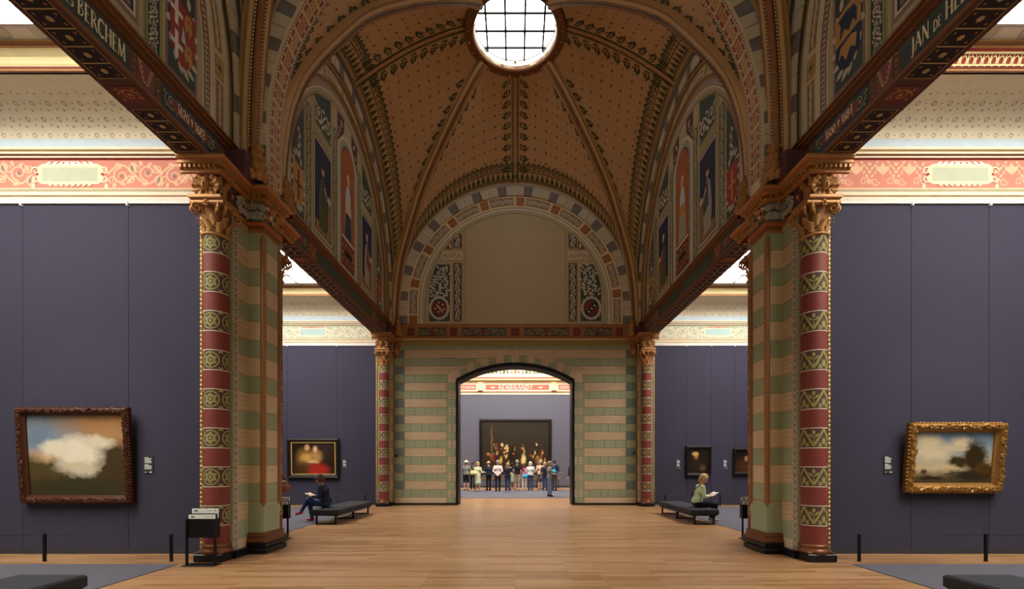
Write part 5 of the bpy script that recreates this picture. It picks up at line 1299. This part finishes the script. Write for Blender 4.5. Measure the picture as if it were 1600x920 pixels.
# ------------------------------------------------------------------ furniture
def bench(s, y0, y1, label):
    th = thing('gallery_bench', label, 'bench', (s*5.075, (y0+y1)/2, 0), 'upholstered gallery benches')
    m = MB(s); x0, x1 = 4.70, 5.45; b = .03
    V = []; 
    m.bevbox(x0, x1, y0, y1, .265, .41, 'bench', .022); m.build('seat', th)
    MB(s).box(x0+.03, x1-.03, y0+.03, y1-.03, .235, .266, 'metal_black').build('seat_frame', th)
    for y in (y0+.06, (y0+y1)/2, y1-.06):
        m = MB(s); t = .02
        for x in (x0+.12, x1-.12): m.bevbox(x-t, x+t, y-t, y+t, 0, .24, 'metal_black', .003)
        m.bevbox(x0+.12, x1-.12, y-t, y+t, 0, .03, 'metal_black', .003); m.build('leg', th)
    return th
def stand(s, y, label, cards):
    xa, xb = (4.80, 5.25) if y < 9 else (4.93, 5.38)
    th = thing('leaflet_stand', label, 'leaflet stand', (s*(xa+xb)/2, y, 0), 'black leaflet stands')
    MB(s).bevbox(xa-.03, xb+.03, y-.10, y+.14, 0, .012, 'metal_black', .003).build('base_plate', th)
    for x in (xa, xb): MB(s).bevbox(x-.015, x+.015, y-.015, y+.015, .012, .745, 'metal_black', .003).build('leg', th)
    m = MB(s); m.box(xa, xb, y+.002, y+.012, .45, .745, 'metal_black'); m.box(xa, xb, y+.12, y+.13, .45, .83, 'metal_black'); m.box(xa, xa+.01, y+.012, y+.12, .45, .745, 'metal_black'); m.box(xb-.01, xb, y+.012, y+.12, .45, .745, 'metal_black'); m.box(xa, xb, y+.055, y+.06, .45, .825, 'metal_black'); m.box(xa, xb, y, y+.13, .44, .45, 'metal_black'); m.build('tray', th)
    for i in range(7): MB(s).box(xa+.06*i+.03, xa+.06*i+.034, y-.003, y+.003, .46, .74, 'black').build('tray_slat', th)
    for i, (yy, zz) in enumerate(((y+.02, .745), (y+.10, .835))):
        l = tag(MB(s).bevbox(xa+.012, xb-.012, yy, yy+.016, .5, zz+.065, 'card', .002).build('leaflet'), '%s white leaflet in %s' % (('front', 'back')[i], label), 'leaflet', 'leaflets in the stands')
        d = Deco(lambda u, v, h: (u, np.full_like(u, yy)-h, v), s, .0008); u0 = xa+.05 if s > 0 else xb-.05; e = 1 if s > 0 else -1
        d.stroke([(u0, zz+.03), (u0+e*.06, zz+.03)], .02, 'ink', 1); d.stroke([(u0+e*.2, zz+.035), (u0+e*.3, zz+.035)], .008, 'stone_dark', 1); d.stroke([(u0+e*.32, zz+.035), (u0+e*.36, zz+.035)], .012, 'ink', 1); d.build('printed_title', l, kind='stuff')
def barrier(s, xs, y, names):
    th = None
    for x, lb in zip(xs, names):
        th = thing('barrier_post', lb, 'barrier post', (s*x, y, 0), 'slim black barrier posts')
        MB(s).bevbox(x-.02, x+.02, y-.015, y+.015, 0, .46, 'metal_black', .004).build('post', th)
        MB(s).bevbox(x-.026, x+.026, y-.02, y+.02, 0, .01, 'metal_black', .002).build('foot', th)
        MB(s).bevbox(x-.022, x+.022, y-.017, y+.017, .445, .462, 'black', .003).build('cap', th)
# ------------------------------------------------------------------ people: one continuous skin over a blended skeleton
def sd_cone(Pt, a, b, ra, rb):
    a = np.asarray(a, float); b = np.asarray(b, float); ba = b-a; L2 = max(ba@ba, 1e-9)
    t = np.clip(((Pt-a)@ba)/L2, 0, 1)
    return np.linalg.norm(Pt-(a+t[:, None]*ba), axis=1)-(ra+(rb-ra)*t)
def blend(Pt, prims, k=.02):
    out = None
    for (a, b, ra, rb, mt) in prims:
        d = sd_cone(Pt, a, b, ra, rb)
        if out is None: out = d
        else: h = np.clip(.5+.5*(out-d)/k, 0, 1); out = out*(1-h)+d*h-k*h*(1-h)
    return out
def net(prims, vox, k=.02):
    A = np.array([p[0] for p in prims]+[p[1] for p in prims], float); rm = max(max(p[2], p[3]) for p in prims)
    lo = A.min(0)-rm-2*vox; hi = A.max(0)+rm+2*vox; n = np.ceil((hi-lo)/vox).astype(int)+1
    ax = [lo[i]+vox*np.arange(n[i]) for i in range(3)]
    Gx = np.stack(np.meshgrid(*ax, indexing='ij'), -1).reshape(-1, 3); f = np.full(len(Gx), 1e3)
    for (a, b, ra, rb, mt) in prims:                                    # evaluate each part only near itself
        a_, b_ = np.asarray(a, float), np.asarray(b, float); r = max(ra, rb)+3*vox+k
        i0 = np.maximum(((np.minimum(a_, b_)-r-lo)/vox).astype(int), 0); i1 = np.minimum(((np.maximum(a_, b_)+r-lo)/vox).astype(int)+2, n)
        sl = np.ix_(np.arange(i0[0], i1[0]), np.arange(i0[1], i1[1]), np.arange(i0[2], i1[2]))
        idx = (sl[0]*n[1]+sl[1])*n[2]+sl[2]; idx = idx.ravel(); d = sd_cone(Gx[idx], a, b, ra, rb); o = f[idx]
        h = np.clip(.5+.5*(o-d)/k, 0, 1); f[idx] = np.where(o > 100, d, o*(1-h)+d*h-k*h*(1-h))
    f = f.reshape(n); S = f < 0
    c = n-1; cnt = np.zeros(c); pos = np.zeros((*c, 3))
    cs = [S[i:i+c[0], j:j+c[1], l:l+c[2]] for i in (0, 1) for j in (0, 1) for l in (0, 1)]
    act = np.logical_or.reduce(cs) & ~np.logical_and.reduce(cs)
    off = [(i, j, l) for i in (0, 1) for j in (0, 1) for l in (0, 1)]
    for p in range(8):
        for q in range(p+1, 8):
            df = [abs(off[p][m]-off[q][m]) for m in range(3)]
            if sum(df) != 1: continue
            fp = f[off[p][0]:off[p][0]+c[0], off[p][1]:off[p][1]+c[1], off[p][2]:off[p][2]+c[2]]; fq = f[off[q][0]:off[q][0]+c[0], off[q][1]:off[q][1]+c[1], off[q][2]:off[q][2]+c[2]]
            cr = (fp < 0) != (fq < 0); t = np.where(cr, fp/np.where(cr, fp-fq, 1), 0); cnt += cr
            for m in range(3): pos[..., m] += np.where(cr, off[p][m]+(off[q][m]-off[p][m])*t, 0)
    ids = -np.ones(c, int); ids[act] = np.arange(act.sum())
    I = np.argwhere(act); V = lo+vox*(I+pos[act]/np.maximum(cnt[act], 1)[:, None]); F = []
    for m in range(3):
        u, v_ = [(1, 2), (2, 0), (0, 1)][m]; s0 = [slice(1, n[i]-1) for i in range(3)]; s1 = list(s0); s0[m] = slice(0, n[m]-1); s1[m] = slice(1, n[m])
        E = S[tuple(s0)] != S[tuple(s1)]; J = np.argwhere(E); base = [1, 1, 1]; base[m] = 0; J = J+np.array(base)
        ins = S[tuple(J.T)]
        du = np.eye(3, dtype=int)[u]; dv = np.eye(3, dtype=int)[v_]
        q = np.stack([ids[tuple((J-du-dv).T)], ids[tuple((J-dv).T)], ids[tuple(J.T)], ids[tuple((J-du).T)]], 1)
        q[~ins] = q[~ins][:, ::-1]; F.append(q)
    F = np.concatenate(F); F = F[(F >= 0).all(1)]
    return V, F
def skinned(name, prims, vox, k, parent, paint=None):
    V, F = net(prims, vox, k); cen = V[F].mean(1); D = np.stack([sd_cone(cen, *p[:4]) for p in prims], 1); mi = D.argmin(1)
    names = []; 
    for p in prims:
        if p[4] not in names: names.append(p[4])
    idx = np.array([names.index(p[4]) for p in prims])[mi]
    me = bpy.data.meshes.new(name); me.from_pydata(V.tolist(), [], F.tolist())
    for m in names: me.materials.append(MATS[m])
    me.polygons.foreach_set('material_index', idx.astype(np.int32)); me.polygons.foreach_set('use_smooth', [True]*len(F)); me.update()
    o = bpy.data.objects.new(name, me); return link(o, parent)
def V3(*a): return np.array(a, float)
def hand(wrist, fwd, side, up, sk, mir=1, curl=.5, k=1.):
    """palm, four fingers of unequal length bent at the knuckles, thumb from the side of the palm"""
    fwd = fwd/np.linalg.norm(fwd); side = side-fwd*(side@fwd); side /= np.linalg.norm(side); up = np.cross(side, fwd)*(1 if mir > 0 else -1)
    P = []; pb = wrist+fwd*.02
    for i in range(4):
        o = side*(-.028+.0187*i); P.append((pb+o*.7, wrist+fwd*.085+o, .013, .0115, sk))
        L_ = (.068, .078, .074, .058)[i]; b = wrist+fwd*.088+o*1.15; m1 = b+(fwd*math.cos(curl*.7)-up*math.sin(curl*.7))*L_*.5; m2 = m1+(fwd*math.cos(curl*1.8)-up*math.sin(curl*1.8))*L_*.5
        P += [(b, m1, .0098, .009, sk), (m1, m2, .009, .0075, sk)]
    t0 = wrist+fwd*.03-side*.032; t1 = t0+(fwd*.7-side*.6-up*.15)*.045; t2 = t1+(fwd*.95-side*.15-up*.25)*.032
    return P+[(wrist+fwd*.03, t0, .014, .013, sk), (t0, t1, .013, .011, sk), (t1, t2, .011, .008, sk)]
def head(c, look, up, sk, prims, feats):
    """skull, jaw, nose, ears, neck stays with the caller; feats gets eyes and mouth"""
    look = look/np.linalg.norm(look); side = np.cross(look, up); side /= np.linalg.norm(side); up = np.cross(side, look)
    prims += [(c+up*.03-look*.02, c+up*.02+look*.02, .094, .088, sk), (c-up*.03+look*.02, c-up*.075+look*.045, .07, .042, sk),
        (c+up*.01+look*.10, c-up*.022+look*.118, .011, .015, sk), (c-up*.06+look*.085, c-up*.065+look*.09, .016, .014, sk)]
    for e in (-1, 1):
        prims.append((c+side*e*.09-look*.005+up*.012, c+side*e*.092-look*.008-up*.03, .014, .011, sk)); prims.append((c+side*e*.05+look*.07-up*.03, c+side*e*.045+look*.075-up*.035, .025, .022, sk))
        feats.append((c+side*e*.034+look*.094+up*.012, .0115, 'eye')); feats.append((c+side*e*.036+look*.102+up*.035, .011, 'hair_brown'))
    feats.append((c-up*.055+look*.102, .012, 'lip'))
    return look, side, up
def hair_prims(c, look, side, up, style, mt):
    P = [(c+up*.05-look*.035, c+up*.045+look*.01, .098, .094, mt), (c-look*.05+up*.01, c-look*.06-up*.03, .085, .07, mt)]
    if style == 'bob':
        for e in (-1, 1): P += [(c+side*e*.075-look*.02+up*.03, c+side*e*.085-look*.015-up*.085, .038, .034, mt), (c+side*e*.06+look*.055+up*.075, c+side*e*.085+look*.03+up*.0, .03, .022, mt)]
        P += [(c-look*.075+up*.02, c-look*.07-up*.095, .062, .05, mt), (c+look*.06+up*.085, c+look*.075+up*.07, .035, .025, mt)]
    if style == 'long': P += [(c-look*.075+up*.02, c-look*.085-up*.16, .07, .05, mt)]+[(c+side*e*.07-look*.03, c+side*e*.07-look*.05-up*.15, .038, .03, mt) for e in (-1, 1)]
    return P
def feats_build(feats, parent, fl=LOCAL):
    for c, r, mt in feats:
        MB().ell(c, (r, r*.8, r*.7), mt, 8, 6).build({'eye': 'eye', 'lip': 'mouth'}.get(mt, 'eyebrow'), parent, True)
def standing(label, x, y, face, hgt, top, bot, hair, hs='short', sleeves='short', legs='trousers', shoes='c_black', arms='down', skin='skin', hat=None, stride=0., lean=0., vox=.0145):
    """a standing visitor; face = heading in degrees, 0 looks away from the camera"""
    th = thing('person', label, 'person', (x, y, .022), 'visitors in the room beyond'); LOCAL.add(th.name)
    th.rotation_euler = (0, 0, math.radians(face)); k = hgt/1.76; s_ = V3(k, k, k)
    P = []; lg = bot if legs == 'trousers' else skin
    for e in (-1, 1):
        st = stride*e
        an, kn, hp = V3(e*.095, st*.5, .085), V3(e*.10, st*.3+.015, .49), V3(e*.095, 0, .92)
        P += [(hp, kn, .092, .062, bot if legs != 'dress' else skin), (kn, an, .058, .042, lg), (kn+V3(0, -.012, -.1), kn+V3(0, -.018, -.2), .05, .045, lg), (an+V3(0, -.03, -.045), an+V3(0, .13, -.055), .04, .03, shoes), (an, an+V3(0, 0, -.04), .043, .042, shoes if lg != skin else skin)]
        if legs == 'trousers': P += [(kn, an+V3(0, 0, .03), .066, .058, bot)]
        if legs == 'shorts': P += [(hp, kn+V3(0, 0, .06), .105, .088, bot)]
    P += [(V3(-.075, 0, .95), V3(.075, 0, .95), .112, .112, bot if legs != 'dress' else top), (V3(-.06, 0, 1.1), V3(.06, 0, 1.1), .108, .108, top), (V3(-.085, lean*.5, 1.3), V3(.085, lean*.5, 1.3), .118, .118, top), (V3(-.15, lean, 1.42), V3(.15, lean, 1.42), .068, .068, top), (V3(0, 0, 1.02), V3(0, lean*.5, 1.35), .12, .12, top), (V3(-.07, 0, 1.0), V3(.07, 0, 1.0), .122, .122, top)]
    if legs == 'dress': P += [(V3(0, 0, 1.0), V3(0, 0, .55), .15, .2, top)]
    P += [(V3(0, lean, 1.44), V3(0, lean+.02, 1.56), .056, .052, skin)]
    feats = []; hc = V3(0, lean+.03, 1.655); look, side, up = head(hc, V3(0, 1, -.12), V3(0, .12, 1), skin, P, feats)
    for e in (-1, 1):
        sh = V3(e*.195, lean, 1.42)
        if arms == 'down': el, wr = V3(e*.25, -.03+lean, 1.14), V3(e*.24, .07, .90)
        elif arms == 'front': el, wr = V3(e*.26, lean+.02, 1.15), V3(e*.10, .24, 1.10)
        elif arms == 'raised': el, wr = V3(e*.27, lean+.12, 1.22), V3(e*.11, .26, 1.42)
        elif arms == 'back': el, wr = V3(e*.26, -.08, 1.16), V3(e*.06, -.17, .98)
        elif arms == 'read': el, wr = V3(e*.25, lean+.03, 1.15), V3(e*.13, .3, 1.12)
        elif arms == 'hip': el, wr = V3(e*.34, -.06, 1.18), V3(e*.2, .05, 1.0)
        sl = skin if sleeves == 'short' else top
        P += [(sh, el, .054, .043, top if sleeves != 'none' else skin), (el, wr, .041, .028, sl)]
        if sleeves == 'short': P += [(sh+(el-sh)*.55, el, .045, .042, skin), (sh, sh+(el-sh)*.55, .062, .06, top)]
        P += hand(wr, wr-el, V3(-e, 0.3, 0) if arms != 'down' else V3(0, 1, 0), None, skin, e, .6)
    P = [(a*k, b*k, ra*k, rb*k, m) for a, b, ra, rb, m in P]
    skinned('body', P, vox, .022, th)
    feats_build([(c*k, r*k, m) for c, r, m in feats], th)
    hp_ = [(a*k, b*k, ra*k, rb*k, m) for a, b, ra, rb, m in hair_prims(hc, look, side, up, hs, hair)]
    if hs != 'bald': skinned('hair', hp_, .014, .015, th)
    if hat:
        m = MB(); c = hc*k; m.lathe([(.001, .17), (.06, .165), (.095, .13), (.105, .07), (.19, .05), (.195, .045), (.1, .055)], (c[0], c[1]-.01, c[2]), 20, hat); m.build('sun_hat', th, True)
    return th
def seated(label, s, x, y, top, bot, hair, shoes, crossed, skin='skin'):
    """a reader seated on a bench 0.41 high; local +y is where she faces"""
    th = thing('person', label, 'person', (x, y, .022), 'readers on the benches'); LOCAL.add(th.name)
    th.rotation_euler = (0, 0, PI/2 if s < 0 else -PI/2); P = []
    sz = .41
    P += [(V3(-.085, 0, sz+.10), V3(.085, 0, sz+.10), .115, .115, bot), (V3(-.06, .02, sz+.24), V3(.06, .02, sz+.24), .108, .108, top), (V3(-.085, .06, sz+.42), V3(.085, .06, sz+.42), .115, .115, top), (V3(-.14, .09, sz+.55), V3(.14, .09, sz+.55), .066, .066, top), (V3(0, .01, sz+.18), V3(0, .06, sz+.46), .12, .118, top), (V3(-.08, -.01, sz+.17), V3(.08, -.01, sz+.17), .118, .118, top)]
    P += [(V3(0, .10, sz+.57), V3(0, .15, sz+.69), .054, .05, skin)]
    feats = []; hc = V3(0, .185, sz+.775); look, side, up = head(hc, V3(0, 1, -.55), V3(0, .5, 1), skin, P, feats)
    legs = []
    if crossed:
        legs = [(1, V3(.10, .06, sz+.08), V3(.09, .50, sz+.07), V3(.07, .42, .085), V3(0, 1, 0)), (-1, V3(-.10, .06, sz+.10), V3(.03, .52, sz+.20), V3(.06, .72, .27), V3(.1, .8, -.25))]
    else:
        legs = [(1, V3(.10, .06, sz+.08), V3(.12, .48, sz+.07), V3(.11, .40, .085), V3(0, 1, 0)), (-1, V3(-.10, .06, sz+.08), V3(-.12, .49, sz+.07), V3(-.11, .43, .085), V3(0, 1, 0))]
    for e, hp, kn, an, fd in legs:
        fd = fd/np.linalg.norm(fd); dn = (an-kn)/np.linalg.norm(an-kn)
        P += [(hp, kn, .094, .062, bot), (kn, an, .06, .043, bot), (kn+(an-kn)*.25-V3(0, .015, 0), kn+(an-kn)*.5-V3(0, .012, 0), .054, .05, bot), (an, an+dn*.03, .04, .038, skin), (an+dn*.03-fd*.03, an+dn*.045+fd*.14, .04, .028, shoes), (an+dn*.04, an+dn*.045+fd*.06, .04, .036, shoes)]
    for e in (-1, 1):
        sh, el, wr = V3(e*.185, .09, sz+.55), V3(e*.24, .10, sz+.29), V3(e*.13, .33, sz+.30)
        P += [(sh, el, .054, .044, top), (el, wr, .04, .028, top if top == 'c_navy' else skin), (sh, sh+(el-sh)*.9, .058, .052, top), (el, el+(wr-el)*.45, .046, .042, top)]
        P += hand(wr, V3(-e*.15, 1, .25), V3(e, 0, 0), None, skin, 1, .5)
    skinned('body', P, .0115, .02, th)
    feats_build(feats, th)
    skinned('hair', hair_prims(hc, look, side, up, 'bob', hair), .0115, .015, th)
    m = MB(); pts = [V3(.16, .12, sz+.6), V3(.06, .2, sz+.42), V3(-.1, .17, sz+.25), V3(-.2, .02, sz+.16)]
    m.tube([V3(.13, .09, sz+.615), V3(.09, .2, sz+.5), V3(0, .2, sz+.36), V3(-.14, .14, sz+.22), V3(-.19, -.02, sz+.17), V3(-.12, -.12, sz+.3), V3(.05, -.07, sz+.52), V3(.13, .05, sz+.62)], .012, 'c_black', 6); m.build('bag_strap', th, True)
    return th
def paper(label, c, w_, h_, rz, tilt, mt='card'):
    th = thing('leaflet', label, 'leaflet', c); LOCAL.add(th.name); th.rotation_euler = (tilt, 0, rz)
    for e in (-1, 1):
        m = MB(); m.raw([(0, 0, 0), (e*w_/2, 0, .02), (e*w_/2, h_, .02), (0, h_, 0), (0, 0, .003), (e*w_/2, 0, .023), (e*w_/2, h_, .023), (0, h_, .003)], [(0, 1, 2, 3), (4, 7, 6, 5), (0, 4, 5, 1), (1, 5, 6, 2), (2, 6, 7, 3), (3, 7, 4, 0)], mt); pg = m.build('page', th)
        d = Deco(lambda u, v, h: (u, v, abs(u)/(w_/2)*.02+.003+h), 1, .001)
        for i in range(5): d.stroke([(e*w_*.08, h_*(.2+.13*i)), (e*w_*.42, h_*(.2+.13*i))], h_*.04, 'stone_dark', 1)
        d.build('printed_lines', pg, kind='stuff')
    return th
def bag(label, c, sz, mt):
    th = thing('handbag', label, 'bag', c); LOCAL.add(th.name)
    P = [(V3(-sz*.35, 0, sz*.3), V3(sz*.35, 0, sz*.3), sz*.3, sz*.3, mt), (V3(-sz*.3, 0, sz*.6), V3(sz*.3, 0, sz*.6), sz*.2, sz*.2, mt)]
    skinned('bag_body', P, sz*.07, .02, th)
    m = MB(); m.tube([(-sz*.35, 0, sz*.7), (-sz*.22, 0, sz*1.15), (0, 0, sz*1.3), (sz*.22, 0, sz*1.15), (sz*.35, 0, sz*.7)], sz*.045, mt, 6); m.build('strap', th, True)
    return th
# ------------------------------------------------------------------ assembly
for k, lb in ((0, 'painted rib vault above the foreground'), (1, 'ochre painted rib vault with a round skylight')): make_vault(k, lb)
transverse()
for k in (0, 1):
    for s, nm in SIDES:
        pier(k, s, nm); beam(k, s, nm); lunette(k, s, nm); alcove(k, s, nm)
far_room()
MB().box(-12.6, 12.6, YB-.2, YB, 0, 14, 'green').build('wall_back_bounce', None, kind='structure', label='added wall closing off the open nave behind the camera to bounce light')  # added: the nave runs on here, this wall closes it and bounces light
for p in PICS: picture(*p)
for (x, z0, z1, yw, wd, t) in ((-6.63, 1.45, 1.76, Y1, .17, 'dark text label right of the large carved red-brown frame'), (6.75, 1.45, 1.77, Y1, .16, 'dark text label left of the gold framed landscape'),
    (-6.77, 1.47, 1.80, Y2, .17, 'text label right of the red and gold painting'), (6.49, 1.44, 1.80, Y2, .17, 'text label left of the yellow patched small painting'), (8.35, 1.44, 1.80, Y2, .17, 'text label between the two small dark paintings')): wall_label(x, z0, z1, yw, wd, t)
for s, nm in SIDES:
    bench(s, 12.4, 15.25, 'long dark grey bench with a reader on the %s side' % nm)
    bench(s, 2.25, 5.1, 'dark grey bench cut by the lower %s corner of the picture' % nm)
    if s < 0: stand(s, 7.42, 'black leaflet stand in front of the gold star column', 2)
    stand(s, 10.06, 'black leaflet stand behind the %s foreground pier' % nm, 2)
    y = 7.73; xs = (5.73, 7.84, 9.95)
    barrier(s, xs, y, ['barrier post by the %s near alcove wall, %s' % (nm, t) for t in ('nearest the column', 'under the framed painting', 'farthest from the column')])
    tag(MB(s).tube([(5.73, y, .43), (9.95, y, .43)], .004, 'metal_black', 5).build('barrier_wire'), 'thin barrier wire along the near %s alcove wall' % nm, 'barrier wire')
    y = 17.75; barrier(s, xs, y, ['barrier post by the %s far alcove wall, %s' % (nm, t) for t in ('nearest the doorway wall', 'second from the doorway wall', 'farthest from the doorway wall')])
    tag(MB(s).tube([(5.73, y, .43), (9.95, y, .43)], .004, 'metal_black', 5).build('barrier_wire'), 'thin barrier wire along the far %s alcove wall' % nm, 'barrier wire')
    # small wall box on the masonry
# rail in front of the huge painting
th = thing('guard_rail', 'low guard rail in front of the huge painting', 'rail', (0, 31.2, 0))
MB().bevbox(-3, 3, 31.17, 31.23, .62, .68, 'c_tan', .01).build('top_rail', th)
for x in (-2.9, -1.45, 0, 1.45, 2.9): MB().bevbox(x-.02, x+.02, 31.18, 31.22, 0, .62, 'metal_black', .004).build('post', th)
# small black wall fittings on the doorway wall
for x, z in ((4.72, 2.06), (-4.72, 1.95)):
    t = thing('wall_sensor', 'small dark sensor on the %s of the doorway wall' % ('right' if x > 0 else 'left'), 'sensor', (x, Y2, z))
    MB().bevbox(x-.04, x+.04, Y2-.05, Y2-.001, z-.05, z+.05, 'metal_black', .01).build('housing', t); MB().ell((x, Y2-.05, z), (.025, .02, .025), 'ink', 8, 6).build('lens', t, True)
# spotlights hung below the alcove skylights, aimed at the paintings
for (x, y, tx, tz, yw, e, lb) in ((-7.0, 4.2, -7.85, 1.8, Y1, 95, 'the carved red-brown frame'), (7.0, 4.2, 7.83, 1.75, Y1, 85, 'the gold framed landscape'), (-7.0, 14.2, -8.0, 1.85, Y2, 95, 'the red and gold painting'), (7.2, 14.2, 7.25, 1.75, Y2, 70, 'the yellow patched small painting')):
    t = thing('spotlight', 'small spotlight below the skylight aimed at %s' % lb, 'spotlight', (x, y, 7.95)); d_ = (Vector((tx, yw, tz))-Vector((x, y, 7.95))).normalized(); p = Vector((x, y, 7.95))
    MB().tube([p+Vector((0, 0, .32)), p], .012, 'metal_black', 6).build('stem', t); MB().tube([p-d_*.1, p+d_*.06], .05, 'metal_black', 10).build('can', t, True)
    L_ = bpy.data.lights.new('spot', 'SPOT'); L_.energy = e*4; L_.spot_size = math.radians(32); L_.spot_blend = .8; L_.shadow_soft_size = .06; L_.color = (1, .87, .7)
    o = bpy.data.objects.new('spot_lamp', L_); o.rotation_euler = d_.to_track_quat('-Z', 'Y').to_euler(); o.location = p+d_*.09; link(o, t)
# readers
seated('seated woman in navy with red shoes and crossed legs reading on the left bench', -1, -5.28, 12.95, 'c_navy', 'c_jean', 'hair_brown', 'c_red', True)
paper('white brochure held by the seated woman in navy', (-5.62, 12.95, .70), .34, .22, PI/2, .5)
seated('seated blond woman in pale green reading on the right bench', 1, 5.10, 13.0, 'c_mint', 'c_black', 'hair_blond', 'c_beige', False, 'skin_pink')
paper('white sheet held by the seated blond woman', (5.44, 13.0, .70), .36, .24, -PI/2, .55)
# crowd in the room beyond
CR = [
 ('man in straw hat, grey shirt and black shorts, leftmost of the crowd', -3.0, 28.4, 0, 1.78, 'c_grey', 'c_black', 'hair_grey', 'short', 'short', 'shorts', 'c_black', 'front', 'skin', 'c_straw'),
 ('person in black partly hidden beside the pale dress', -2.70, 29.5, 10, 1.74, 'c_black', 'c_black', 'hair_brown', 'short', 'long', 'trousers', 'c_black', 'down', 'skin', None),
 ('blond woman in pale dress with yellow bag', -2.2, 27.2, -15, 1.70, 'c_paledress', 'c_paledress', 'hair_blond', 'bob', 'long', 'dress', 'c_beige', 'front', 'skin_pink', None),
 ('balding man in black sweater and trousers', -1.6, 28.0, 40, 1.76, 'c_navy', 'c_black', 'hair_white', 'bald', 'long', 'trousers', 'c_black', 'front', 'skin_pink', None),
 ('man in pinkish white shirt and dark jeans', -1.02, 27.2, 0, 1.80, 'c_pinkwhite', 'c_navy', 'hair_grey', 'short', 'long', 'trousers', 'c_black', 'back', 'skin_pink', None),
 ('woman in navy top and blue jeans', -.42, 26.2, -5, 1.66, 'c_navy', 'c_jean', 'hair_blond', 'bob', 'long', 'trousers', 'c_white', 'raised', 'skin', None),
 ('dark haired woman in patterned dress behind the navy top', -.18, 28.8, 0, 1.66, 'c_camo', 'c_camo', 'hair_dark', 'bob', 'short', 'dress', 'c_black', 'down', 'skin', None),
 ('man in black t-shirt and camouflage shorts', .12, 28.0, 0, 1.82, 'c_black', 'c_camo', 'hair_grey', 'short', 'short', 'shorts', 'c_grey', 'hip', 'skin', None),
 ('woman in white trousers and pink scarf with turquoise bag', .58, 29.6, 0, 1.62, 'c_pinkred', 'c_white', 'hair_brown', 'long', 'long', 'trousers', 'c_white', 'down', 'skin', None),
 ('white haired woman in light grey jacket and jeans', .92, 28.0, -10, 1.72, 'c_white', 'c_jean', 'hair_white', 'bob', 'long', 'trousers', 'c_black', 'front', 'skin', None),
 ('man in peach shirt and grey shorts', 1.58, 29.2, 20, 1.80, 'c_peach', 'c_darkgrey', 'hair_grey', 'short', 'short', 'shorts', 'c_black', 'front', 'skin_pink', None),
 ('blond woman in dark vest and jeans', 1.80, 28.0, 10, 1.70, 'c_navy', 'c_jean', 'hair_blond', 'bob', 'short', 'trousers', 'c_black', 'down', 'skin', None),
 ('grey haired man in grey t-shirt and light jeans reading a sheet, nearest of the crowd', 1.70, 23.0, -75, 1.72, 'c_grey', 'c_jean_light', 'hair_grey', 'short', 'short', 'trousers', 'c_black', 'read', 'skin', None),
 ('man in dark blue shirt and grey trousers, rightmost of the crowd', 2.36, 28.0, -25, 1.84, 'c_navy', 'c_darkgrey', 'hair_brown', 'short', 'short', 'trousers', 'c_black', 'front', 'skin', None),
 ('person in black half hidden by the right edge of the doorway', 3.36, 27.2, 20, 1.75, 'c_black', 'c_black', 'hair_dark', 'short', 'long', 'trousers', 'c_black', 'down', 'skin', None)]
for i, c in enumerate(CR): standing(*c[:15], stride=.05*(-1)**i)
bag('pale yellow shoulder bag of the woman in the pale dress', (-2.42, 26.95, .98), .34, 'c_yellow')
bag('turquoise bag in the middle of the crowd', (.64, 29.36, .72), .34, 'c_turq')
bag('turquoise backpack on the rightmost man', (2.25, 27.73, 1.05), .34, 'c_turq')
paper('white sheet held by the grey haired man', (2.02, 22.92, 1.12), .4, .28, -PI/2-.2, .3)
paper('white sheet held by the balding man', (-1.85, 28.1, 1.10), .24, .2, .7, .3)
# visitor half hidden behind the left pier
standing('person in dark clothes almost hidden behind the left foreground pier', -5.62, 10.85, 75, 1.66, 'c_navy', 'c_navy', 'hair_brown', 'bob', 'long', 'trousers', 'c_black', 'down', 'skin', None)
bag('brown leather shoulder bag beside the left foreground pier', (-5.33, 10.55, .98), .34, 'leather')
